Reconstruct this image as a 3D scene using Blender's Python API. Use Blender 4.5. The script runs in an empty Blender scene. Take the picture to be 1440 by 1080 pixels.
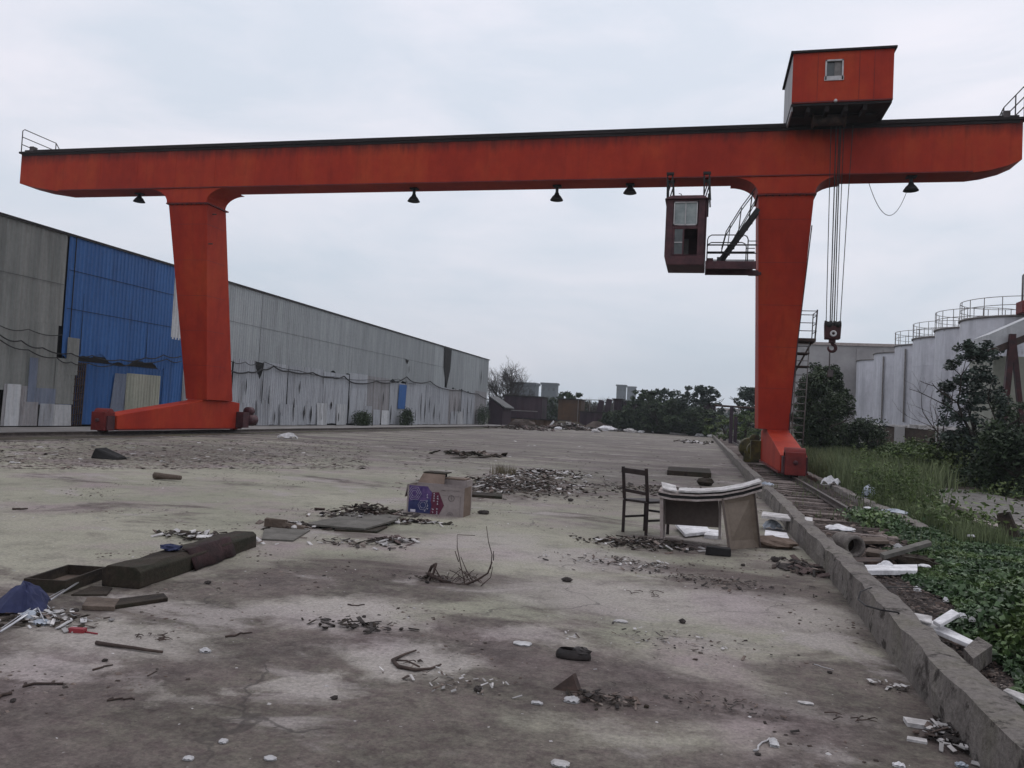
import bpy, math, random
import numpy as np
from mathutils import Vector, Matrix
random.seed(7); rng = np.random.default_rng(7)
S = bpy.context.scene
COL = S.collection
R = math.radians

# ------------------------------------------------------------------ camera
F = 1102.0
EYE = np.array([0.0, 0.0, 1.6])
_Y = np.array([265.0, -55.0, -F]); _Y /= np.linalg.norm(_Y)
_X = np.array([4542.0, -192.0, F]); _X -= _Y * (_X @ _Y); _X /= np.linalg.norm(_X)
_Z = np.cross(_X, _Y)
M = np.array([_X, _Y, _Z])
cam = bpy.data.objects.new('camera', bpy.data.cameras.new('camera'))
COL.objects.link(cam)
m4 = Matrix([list(M[i]) + [EYE[i]] for i in range(3)] + [[0, 0, 0, 1]])
cam.matrix_world = m4
cam.data.sensor_width = 36; cam.data.lens = F / 1440 * 36
cam.data.clip_start = 0.1; cam.data.clip_end = 5000
S.camera = cam

# ------------------------------------------------------------------ world: overcast sky
W = bpy.data.worlds.new('World'); S.world = W; W.use_nodes = True
nt = W.node_tree; N = nt.nodes; L = nt.links
N.clear()
out = N.new('ShaderNodeOutputWorld'); bg = N.new('ShaderNodeBackground')
sky = N.new('ShaderNodeTexSky'); sky.sky_type = 'NISHITA'; sky.sun_disc = False
SUN_EL, SUN_ROT = R(52), R(25)
sky.sun_elevation = SUN_EL; sky.sun_rotation = SUN_ROT
sky.air_density = 1.0; sky.dust_density = 3.0
tc = N.new('ShaderNodeTexCoord'); mp = N.new('ShaderNodeMapping'); mp.inputs['Scale'].default_value = (1, 1, 3.4)
nz = N.new('ShaderNodeTexNoise'); nz.inputs['Scale'].default_value = 2.6; nz.inputs['Detail'].default_value = 6; nz.inputs['Roughness'].default_value = .55; nz.inputs['Distortion'].default_value = .4
L.new(tc.outputs['Generated'], mp.inputs['Vector']); L.new(mp.outputs[0], nz.inputs['Vector'])
cr = N.new('ShaderNodeValToRGB')                     # cloud tone: grey blue to pinkish white, in the sky texture's units
cr.color_ramp.elements[0].position = .36; cr.color_ramp.elements[0].color = (8.2, 8.7, 9.8, 1)
cr.color_ramp.elements[1].position = .64; cr.color_ramp.elements[1].color = (10.3, 10.0, 10.9, 1)
L.new(nz.outputs['Fac'], cr.inputs[0])
sep = N.new('ShaderNodeSeparateXYZ'); L.new(tc.outputs['Generated'], sep.inputs[0])
hr = N.new('ShaderNodeValToRGB')                      # the overcast is brighter towards the zenith
hr.color_ramp.elements[0].position = 0.0; hr.color_ramp.elements[0].color = (.72, .77, .785, 1)
hr.color_ramp.elements[1].position = .62; hr.color_ramp.elements[1].color = (1.0, 1.0, 1.0, 1)
e = hr.color_ramp.elements.new(.22); e.color = (.86, .89, .89, 1)
L.new(sep.outputs['Z'], hr.inputs[0])
mul = N.new('ShaderNodeMix'); mul.data_type = 'RGBA'; mul.blend_type = 'MULTIPLY'; mul.inputs[0].default_value = 1
L.new(cr.outputs[0], mul.inputs[6]); L.new(hr.outputs[0], mul.inputs[7])
mx = N.new('ShaderNodeMix'); mx.data_type = 'RGBA'; mx.inputs[0].default_value = .93
L.new(sky.outputs[0], mx.inputs[6]); L.new(mul.outputs[2], mx.inputs[7])
L.new(mx.outputs[2], bg.inputs[0]); bg.inputs[1].default_value = .1; L.new(bg.outputs[0], out.inputs[0])

sun = bpy.data.objects.new('sun', bpy.data.lights.new('sun', 'SUN')); COL.objects.link(sun)
sun.data.energy = .5; sun.data.angle = R(25); sun.data.color = (1, .97, .93)
sd = Vector((math.sin(SUN_ROT) * math.cos(SUN_EL), math.cos(SUN_ROT) * math.cos(SUN_EL), math.sin(SUN_EL)))
sun.rotation_euler = sd.to_track_quat('Z', 'Y').to_euler()
S.view_settings.view_transform = 'Standard'; S.view_settings.look = 'None'
S.view_settings.exposure = -.03; S.view_settings.gamma = 1

# ------------------------------------------------------------------ helpers
def ray(px, py): return M @ np.array([px - 720.0, 540.0 - py, -F])
def G(px, py, z=0.0):
    d = ray(px, py); return EYE + d * ((z - EYE[2]) / d[2])
def A(px, py, y):
    d = ray(px, py); return EYE + d * (y / d[1])
def AX(px, py, x):
    d = ray(px, py); return EYE + d * (x / d[0])

class MB:
    def __init__(s): s.v = []; s.f = []; s.sm = []
    def add(s, vs, fs, smooth=False):
        n = len(s.v); s.v += [tuple(map(float, p)) for p in vs]
        s.f += [tuple(i + n for i in f) for f in fs]; s.sm += [smooth] * len(fs); return s
    def hexa(s, p):          # 8 points: bottom ring of 4, top ring of 4
        return s.add(p, [(3, 2, 1, 0), (4, 5, 6, 7), (0, 1, 5, 4), (1, 2, 6, 5), (2, 3, 7, 6), (3, 0, 4, 7)])
    def box(s, x0, x1, y0, y1, z0, z1):
        return s.hexa([(x0, y0, z0), (x1, y0, z0), (x1, y1, z0), (x0, y1, z0), (x0, y0, z1), (x1, y0, z1), (x1, y1, z1), (x0, y1, z1)])
    def obox(s, c, size, rot=(0, 0, 0), jit=0):
        a, b, d = [k / 2 for k in size]
        from mathutils import Euler
        E3 = Euler(rot).to_matrix(); c = Vector(c)
        P = [(-a, -b, -d), (a, -b, -d), (a, b, -d), (-a, b, -d), (-a, -b, d), (a, -b, d), (a, b, d), (-a, b, d)]
        return s.hexa([c + E3 @ Vector([k + random.uniform(-jit, jit) for k in q]) for q in P])
    def bar(s, p, q, w, h=None, up=(0, 0, 1)):
        h = h or w; p = Vector(p); q = Vector(q); d = (q - p).normalized(); u = Vector(up)
        if abs(d.dot(u)) > .98: u = Vector((0, 1, 0))
        r = d.cross(u).normalized() * w / 2; u = r.cross(d).normalized() * h / 2
        return s.hexa([p - r - u, p + r - u, q + r - u, q - r - u, p - r + u, p + r + u, q + r + u, q - r + u])
    def tube(s, pts, r, n=6, cap=True):
        pts = [Vector(p) for p in pts]; rs = r if isinstance(r, (list, tuple)) else [r] * len(pts)
        V = []; Fc = []; u = None
        for i, p in enumerate(pts):
            d = (pts[min(i + 1, len(pts) - 1)] - pts[max(i - 1, 0)])
            if d.length < 1e-9: d = Vector((0, 0, 1))
            d.normalize()
            if u is None: u = d.orthogonal().normalized()
            else:
                u = u - d * u.dot(d)
                u = u.normalized() if u.length > 1e-6 else d.orthogonal().normalized()
            w = d.cross(u)
            for k in range(n):
                a = 2 * math.pi * k / n; V.append(p + (u * math.cos(a) + w * math.sin(a)) * rs[i])
        for i in range(len(pts) - 1):
            for k in range(n):
                k2 = (k + 1) % n; Fc.append((i * n + k, i * n + k2, (i + 1) * n + k2, (i + 1) * n + k))
        if cap: Fc += [tuple(range(n - 1, -1, -1)), tuple((len(pts) - 1) * n + k for k in range(n))]
        return s.add(V, Fc, n > 5)
    def lathe(s, c, prof, n=32, axis='Z', a0=0, a1=2 * math.pi):
        c = Vector(c); V = []; full = abs(a1 - a0 - 2 * math.pi) < 1e-6; m = n if full else n + 1
        for (r, h) in prof:
            for k in range(m):
                a = a0 + (a1 - a0) * k / n
                q = {'Z': (r * math.cos(a), r * math.sin(a), h), 'Y': (r * math.cos(a), h, r * math.sin(a)), 'X': (h, r * math.cos(a), r * math.sin(a))}[axis]
                V.append(c + Vector(q))
        Fc = []
        for i in range(len(prof) - 1):
            for k in range(n):
                k2 = (k + 1) % m; Fc.append((i * m + k, i * m + k2, (i + 1) * m + k2, (i + 1) * m + k))
        return s.add(V, Fc, True)
    def prism(s, poly, d):    # poly: 3-D outline, extruded by vector d
        n = len(poly); d = Vector(d); V = [Vector(p) for p in poly] + [Vector(p) + d for p in poly]
        return s.add(V, [tuple(range(n - 1, -1, -1)), tuple(range(n, 2 * n))] + [(i, (i + 1) % n, n + (i + 1) % n, n + i) for i in range(n)])
    def rock(s, c, size, seed=0, rot=0, sub=1):
        rr = random.Random(seed); c = Vector(c); V = []; n1, n2 = (7, 4) if sub == 1 else (12, 7)
        for i in range(n2 + 1):
            t = math.pi * i / n2
            for k in range(n1):
                a = 2 * math.pi * k / n1; j = 1 + rr.uniform(-.22, .22)
                x, y, z = math.sin(t) * math.cos(a) * size[0] / 2 * j, math.sin(t) * math.sin(a) * size[1] / 2 * j, math.cos(t) * size[2] / 2 * j
                V.append(c + Vector((x * math.cos(rot) - y * math.sin(rot), x * math.sin(rot) + y * math.cos(rot), z)))
        Fc = []
        for i in range(n2):
            for k in range(n1):
                Fc.append((i * n1 + k, (i + 1) * n1 + k, (i + 1) * n1 + (k + 1) % n1, i * n1 + (k + 1) % n1))
        return s.add(V, Fc, False)

ORG = {}
def link(name, mb, mat, org, parent):
    me = bpy.data.meshes.new(name)
    if isinstance(mb, MB):
        V = np.array(mb.v, dtype=float) - np.array(org)
        me.from_pydata(V.tolist(), [], mb.f)
        me.polygons.foreach_set('use_smooth', mb.sm)
    else:                                   # (verts Nx3, quads Kx4) numpy pair
        V, Q = mb; V = V - np.array(org)
        me.vertices.add(len(V)); me.vertices.foreach_set('co', V.astype(np.float32).ravel())
        me.loops.add(Q.size); me.loops.foreach_set('vertex_index', Q.ravel().astype(np.int32))
        me.polygons.add(len(Q)); me.polygons.foreach_set('loop_start', np.arange(0, Q.size, 4, dtype=np.int32))
        me.polygons.foreach_set('loop_total', np.full(len(Q), 4, dtype=np.int32))
        me.update(calc_edges=True)
    me.materials.append(mat)
    o = bpy.data.objects.new(name, me); COL.objects.link(o)
    if parent: o.parent = parent; ORG[o.name] = org
    else: o.location = org; ORG[o.name] = org
    return o
def tag(o, label, cat, group=None):
    o['label'] = label; o['category'] = cat
    if group: o['group'] = group
    return o
def root(name, loc, label, cat, group=None):
    o = bpy.data.objects.new(name, None); o.empty_display_size = .2; o.location = [float(k) for k in loc]; COL.objects.link(o)
    ORG[o.name] = tuple(float(k) for k in loc); return tag(o, label, cat, group)
def part(name, mb, mat, parent, bevel=0, label=None):
    o = link(name, mb, mat, ORG[parent.name], parent)
    if label: o['label'] = label
    if bevel: bev(o, bevel)
    return o
def solo(name, mb, mat, label, cat, group=None, bevel=0):
    V = np.array(mb.v if isinstance(mb, MB) else mb[0]); c = (V.max(0) + V.min(0)) / 2
    o = link(name, mb, mat, (float(c[0]), float(c[1]), float(V[:, 2].min())), None)
    if bevel: bev(o, bevel)
    return tag(o, label, cat, group)
def setting(name, mb, mat, kind='structure'):
    o = link(name, mb, mat, (0, 0, 0), None); o['kind'] = kind; return o
def bev(o, w):
    b = o.modifiers.new('bevel', 'BEVEL'); b.width = w; b.segments = 2; b.limit_method = 'ANGLE'; b.angle_limit = R(40)

# ------------------------------------------------------------------ materials
def pm(name, cols, scale=2.0, rough=.8, bump=0.0, bscale=None, stretch=(1, 1, 1), fine=None, island=0, metal=0, detail=8, pos=(.35, .65), spec=.3, speck=None, trans=0):
    m = bpy.data.materials.new(name); m.use_nodes = True; n = m.node_tree.nodes; l = m.node_tree.links
    p = n['Principled BSDF']; p.inputs['Roughness'].default_value = rough; p.inputs['Metallic'].default_value = metal
    p.inputs['Specular IOR Level'].default_value = spec
    t = n.new('ShaderNodeTexCoord'); mp = n.new('ShaderNodeMapping'); mp.inputs['Scale'].default_value = stretch
    l.new(t.outputs['Object'], mp.inputs['Vector'])
    a = n.new('ShaderNodeTexNoise'); a.inputs['Scale'].default_value = scale; a.inputs['Detail'].default_value = detail; a.inputs['Roughness'].default_value = .62
    l.new(mp.outputs[0], a.inputs['Vector'])
    r = n.new('ShaderNodeValToRGB'); els = r.color_ramp.elements
    k = len(cols)
    els[0].position = pos[0]; els[0].color = (*cols[0], 1); els[1].position = pos[1]; els[1].color = (*cols[-1], 1)
    for i in range(1, k - 1):
        q = els.new(pos[0] + (pos[1] - pos[0]) * i / (k - 1)); q.color = (*cols[i], 1)
    l.new(a.outputs['Fac'], r.inputs[0]); last = r.outputs[0]
    if fine:                                  # fine grain multiplies the colour
        b = n.new('ShaderNodeTexNoise'); b.inputs['Scale'].default_value = fine[0]; b.inputs['Detail'].default_value = 6; b.inputs['Roughness'].default_value = .7
        l.new(t.outputs['Object'], b.inputs['Vector'])
        mr = n.new('ShaderNodeMapRange'); mr.inputs[1].default_value = .25; mr.inputs[2].default_value = .75; mr.inputs[3].default_value = 1 - fine[1]; mr.inputs[4].default_value = 1 + fine[1]
        l.new(b.outputs['Fac'], mr.inputs[0])
        v = n.new('ShaderNodeVectorMath'); v.operation = 'SCALE'; l.new(last, v.inputs[0]); l.new(mr.outputs[0], v.inputs['Scale']); last = v.outputs[0]
    if speck:                                 # (scale, threshold, colour): blotches such as rust or lichen
        b = n.new('ShaderNodeTexNoise'); b.inputs['Scale'].default_value = speck[0]; b.inputs['Detail'].default_value = 7; b.inputs['Roughness'].default_value = .68
        l.new(t.outputs['Object'], b.inputs['Vector'])
        mr = n.new('ShaderNodeMapRange'); mr.inputs[1].default_value = speck[1]; mr.inputs[2].default_value = speck[1] + .07
        l.new(b.outputs['Fac'], mr.inputs[0])
        x = n.new('ShaderNodeMix'); x.data_type = 'RGBA'; l.new(mr.outputs[0], x.inputs[0]); l.new(last, x.inputs[6]); x.inputs[7].default_value = (*speck[2], 1); last = x.outputs[2]
    if island:
        g = n.new('ShaderNodeNewGeometry'); mr = n.new('ShaderNodeMapRange'); mr.inputs[3].default_value = 1 - island; mr.inputs[4].default_value = 1 + island
        l.new(g.outputs['Random Per Island'], mr.inputs[0])
        v = n.new('ShaderNodeVectorMath'); v.operation = 'SCALE'; l.new(last, v.inputs[0]); l.new(mr.outputs[0], v.inputs['Scale']); last = v.outputs[0]
    l.new(last, p.inputs['Base Color'])
    if bump:
        b = n.new('ShaderNodeTexNoise'); b.inputs['Scale'].default_value = bscale or scale * 6; b.inputs['Detail'].default_value = 6; b.inputs['Roughness'].default_value = .7
        l.new(t.outputs['Object'], b.inputs['Vector'])
        bp = n.new('ShaderNodeBump'); bp.inputs['Strength'].default_value = bump; bp.inputs['Distance'].default_value = .03
        l.new(b.outputs['Fac'], bp.inputs['Height']); l.new(bp.outputs[0], p.inputs['Normal'])
    return m

def yard_material():
    m = bpy.data.materials.new('weathered_concrete'); m.use_nodes = True; n = m.node_tree.nodes; l = m.node_tree.links
    p = n['Principled BSDF']
    t = n.new('ShaderNodeTexCoord')
    def noise(sc, det=8, rg=.6, st=(1, 1, 1), dist=0, off=(0, 0, 0)):
        mp = n.new('ShaderNodeMapping'); mp.inputs['Scale'].default_value = st; mp.inputs['Location'].default_value = off; l.new(t.outputs['Object'], mp.inputs['Vector'])
        a = n.new('ShaderNodeTexNoise'); a.inputs['Scale'].default_value = sc; a.inputs['Detail'].default_value = det; a.inputs['Roughness'].default_value = rg; a.inputs['Distortion'].default_value = dist
        l.new(mp.outputs[0], a.inputs['Vector']); return a.outputs['Fac']
    def mrange(v, a, b, c=0, d=1, smooth=True):
        r = n.new('ShaderNodeMapRange'); r.interpolation_type = 'SMOOTHSTEP' if smooth else 'LINEAR'
        for i, k in enumerate((a, b, c, d)): r.inputs[i + 1].default_value = k
        l.new(v, r.inputs[0]); return r.outputs[0]
    def math2(op, a, b):
        r = n.new('ShaderNodeMath'); r.operation = op
        for i, k in enumerate((a, b)):
            if isinstance(k, (int, float)): r.inputs[i].default_value = k
            else: l.new(k, r.inputs[i])
        return r.outputs[0]
    def mix(f, a, b):
        r = n.new('ShaderNodeMix'); r.data_type = 'RGBA'
        l.new(f, r.inputs[0])
        for i, k in ((6, a), (7, b)):
            if isinstance(k, tuple): r.inputs[i].default_value = (*k, 1)
            else: l.new(k, r.inputs[i])
        return r.outputs[2]
    # clean swept concrete
    con = mix(mrange(noise(.35, 6, .55, (.6, 1.3, 1)), .35, .65), (.222, .218, .162), (.30, .284, .222))
    con = mix(mrange(noise(.6, 5, .6, (1, 1, 1), 0, (9, 4, 0)), .45, .7), con, (.255, .208, .20))
    # mud film: thick near the camera, in blown patches and bands further out
    sx = n.new('ShaderNodeSeparateXYZ'); l.new(t.outputs['Object'], sx.inputs[0])
    # distance to the mud's edge: the near, right-hand part of the yard lies under mud
    edge = math2('ADD', math2('MULTIPLY', sx.outputs['Y'], -.115), math2('MULTIPLY', sx.outputs['X'], .07))
    edge = math2('ADD', edge, 1.36)
    big = math2('MULTIPLY', math2('SUBTRACT', noise(.50, 9, .66, (.75, 1.25, 1), .6, (3.1, 7.7, 0)), .5), 3.0)
    mud = mrange(math2('ADD', math2('MINIMUM', math2('MAXIMUM', edge, .10), .80), big), .24, .60)
    dust = mrange(noise(9, 6, .75), .3, .7, .62, 1.0)
    mudc = mix(mrange(noise(1.6, 8, .7), .35, .65), (.046, .033, .030), (.108, .081, .076))
    # wind-swept dust patches in the near ground, each with its own ragged outline
    nd2 = n.new('ShaderNodeTexNoise'); nd2.inputs['Scale'].default_value = 1.7; nd2.inputs['Detail'].default_value = 8; nd2.inputs['Roughness'].default_value = .68; l.new(t.outputs['Object'], nd2.inputs['Vector'])
    wv = n.new('ShaderNodeVectorMath'); wv.operation = 'MULTIPLY_ADD'; l.new(nd2.outputs['Color'], wv.inputs[0]); wv.inputs[1].default_value = (1.5, 1.5, 0); l.new(t.outputs['Object'], wv.inputs[2])
    def blobs(lst):
        m_ = None
        for px, py, w, h, k in lst:
            c0 = G(px, py); rx = abs(G(px + w / 2, py)[0] - G(px - w / 2, py)[0]) / 2; ry = abs(G(px, py - h / 2)[1] - G(px, py + h / 2)[1]) / 2
            mp = n.new('ShaderNodeMapping'); mp.vector_type = 'TEXTURE'; mp.inputs['Location'].default_value = (c0[0] + .75, c0[1] + .75, 0); mp.inputs['Scale'].default_value = (rx * 1.2, ry * 1.25, 100); l.new(wv.outputs[0], mp.inputs['Vector'])
            ln = n.new('ShaderNodeVectorMath'); ln.operation = 'LENGTH'; l.new(mp.outputs[0], ln.inputs[0])
            q = mrange(ln.outputs['Value'], .35, 1.15, k, 0)
            m_ = q if m_ is None else math2('MAXIMUM', m_, q)
        return m_
    patch = blobs(((470, 860, 250, 48, 1), (565, 925, 190, 56, 1), (430, 972, 150, 34, .9), (150, 900, 330, 60, .85), (60, 945, 240, 40, .8), (930, 845, 520, 50, .8), (800, 785, 300, 34, .8), (1110, 866, 220, 44, .7), (745, 897, 170, 26, .7), (1000, 905, 200, 18, .5), (250, 975, 200, 22, .4), (690, 760, 200, 30, .7), (880, 1035, 200, 20, .25), (1150, 1000, 170, 22, .25)))
    grime = blobs(((955, 765, 230, 34, .95), (1000, 806, 330, 26, .7), (920, 690, 420, 46, .8), (735, 684, 190, 40, .9), (1000, 650, 330, 50, .7), (230, 640, 560, 34, .75), (640, 632, 420, 24, .6), (820, 620, 500, 16, .6), (490, 745, 200, 20, .7), (75, 872, 150, 40, .7), (300, 790, 260, 26, .5), (560, 800, 420, 36, .6), (1110, 805, 160, 34, .8), (1340, 1035, 130, 70, .7), (850, 990, 260, 26, .6)))
    mud = math2('MULTIPLY', mud, math2('SUBTRACT', 1, math2('MULTIPLY', patch, .9)))
    c = mix(math2('MULTIPLY', mud, dust), con, mudc)
    c = mix(math2('MULTIPLY', patch, .6), c, (.38, .335, .325))
    c = mix(math2('MULTIPLY', grime, mrange(noise(2.6, 9, .75, (.6, 1.2, 1), off=(6, 3, 1)), .36, .60, .35, 1.0)), c, (.070, .048, .046))
    mot = mrange(noise(3.2, 9, .78, off=(2, 2, 8)), .47, .66)
    c = mix(math2('MULTIPLY', mot, .36), c, (.055, .044, .040))
    # brown litter staining in the middle distance
    far = mrange(sx.outputs['Y'], 13, 30, 0, 1)
    st = mrange(noise(.55, 9, .75, (.22, 1.6, 1), .8, (1, 2, 3)), .38, .58)
    c = mix(math2('MULTIPLY', math2('MULTIPLY', st, far), .9), c, (.085, .064, .060))
    # pale scuffed patches
    pale = mrange(noise(.75, 10, .64, (.7, 1.1, 1), .5, (12, 3, 0)), .56, .66)
    c = mix(math2('MULTIPLY', pale, .8), c, (.30, .268, .25))
    # grit
    gr = mrange(noise(34, 5, .85), .25, .75, .45, 1.55, False)
    v = n.new('ShaderNodeVectorMath'); v.operation = 'SCALE'; l.new(c, v.inputs[0]); l.new(gr, v.inputs['Scale']); c = v.outputs[0]
    wh = mrange(noise(26, 2, .5, off=(5, 5, 5)), .735, .76)
    c = mix(math2('MULTIPLY', wh, .5), c, (.42, .40, .38))
    bk = mrange(noise(15, 4, .65, off=(8, 1, 2)), .665, .70)
    c = mix(math2('MULTIPLY', bk, .7), c, (.035, .028, .026))
    # hairline cracks
    vo = n.new('ShaderNodeTexVoronoi'); vo.feature = 'DISTANCE_TO_EDGE'; vo.inputs['Scale'].default_value = .42
    nd = n.new('ShaderNodeTexNoise'); nd.inputs['Scale'].default_value = 1.4; nd.inputs['Detail'].default_value = 5; l.new(t.outputs['Object'], nd.inputs['Vector'])
    vm = n.new('ShaderNodeVectorMath'); vm.operation = 'ADD'; l.new(t.outputs['Object'], vm.inputs[0]); l.new(nd.outputs['Color'], vm.inputs[1]); l.new(vm.outputs[0], vo.inputs['Vector'])
    ck = mrange(vo.outputs['Distance'], .002, .007, 1, 0)
    c = mix(math2('MULTIPLY', ck, math2('MULTIPLY', mrange(noise(.8, 3, .5, off=(4, 9, 1)), .5, .6), .6)), c, (.04, .033, .03))
    l.new(c, p.inputs['Base Color'])
    l.new(mrange(mud, 0, 1, .78, .88), p.inputs['Roughness']); p.inputs['Specular IOR Level'].default_value = .35
    h = math2('ADD', math2('MULTIPLY', noise(30, 5, .75), .45), noise(4, 6, .6))
    b = n.new('ShaderNodeBump'); b.inputs['Strength'].default_value = .6; b.inputs['Distance'].default_value = .04; l.new(h, b.inputs['Height']); l.new(b.outputs[0], p.inputs['Normal'])
    return m

def steel_sheet(name, c1, c2, stain=(.08, .065, .055), st=.5, vary=.12):
    """painted corrugated sheet: vertical weather streaks, a tone of its own for every sheet"""
    m = pm(name, [c1, c2], scale=1.2, rough=.55, stretch=(1, 1.6, .16), fine=(6, .13), metal=.0, spec=.4)
    n = m.node_tree.nodes; l = m.node_tree.links; p = n['Principled BSDF']; src = p.inputs['Base Color'].links[0].from_socket
    oi = n.new('ShaderNodeObjectInfo'); mr = n.new('ShaderNodeMapRange'); mr.inputs[3].default_value = 1 - vary; mr.inputs[4].default_value = 1 + vary
    l.new(oi.outputs['Random'], mr.inputs[0]); v = n.new('ShaderNodeVectorMath'); v.operation = 'SCALE'; l.new(src, v.inputs[0]); l.new(mr.outputs[0], v.inputs['Scale'])
    t = n.new('ShaderNodeTexCoord'); mp = n.new('ShaderNodeMapping'); mp.inputs['Scale'].default_value = (1, 3.2, .35); l.new(t.outputs['Object'], mp.inputs[0])
    a = n.new('ShaderNodeTexNoise'); a.inputs['Scale'].default_value = .9; a.inputs['Detail'].default_value = 9; a.inputs['Roughness'].default_value = .7; l.new(mp.outputs[0], a.inputs['Vector'])
    m2 = n.new('ShaderNodeMapRange'); m2.inputs[1].default_value = .52; m2.inputs[2].default_value = .72; m2.inputs[4].default_value = st; l.new(a.outputs['Fac'], m2.inputs[0])
    x = n.new('ShaderNodeMix'); x.data_type = 'RGBA'; l.new(m2.outputs[0], x.inputs[0]); l.new(v.outputs[0], x.inputs[6]); x.inputs[7].default_value = (*stain, 1)
    l.new(x.outputs[2], p.inputs['Base Color']); return m

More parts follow.
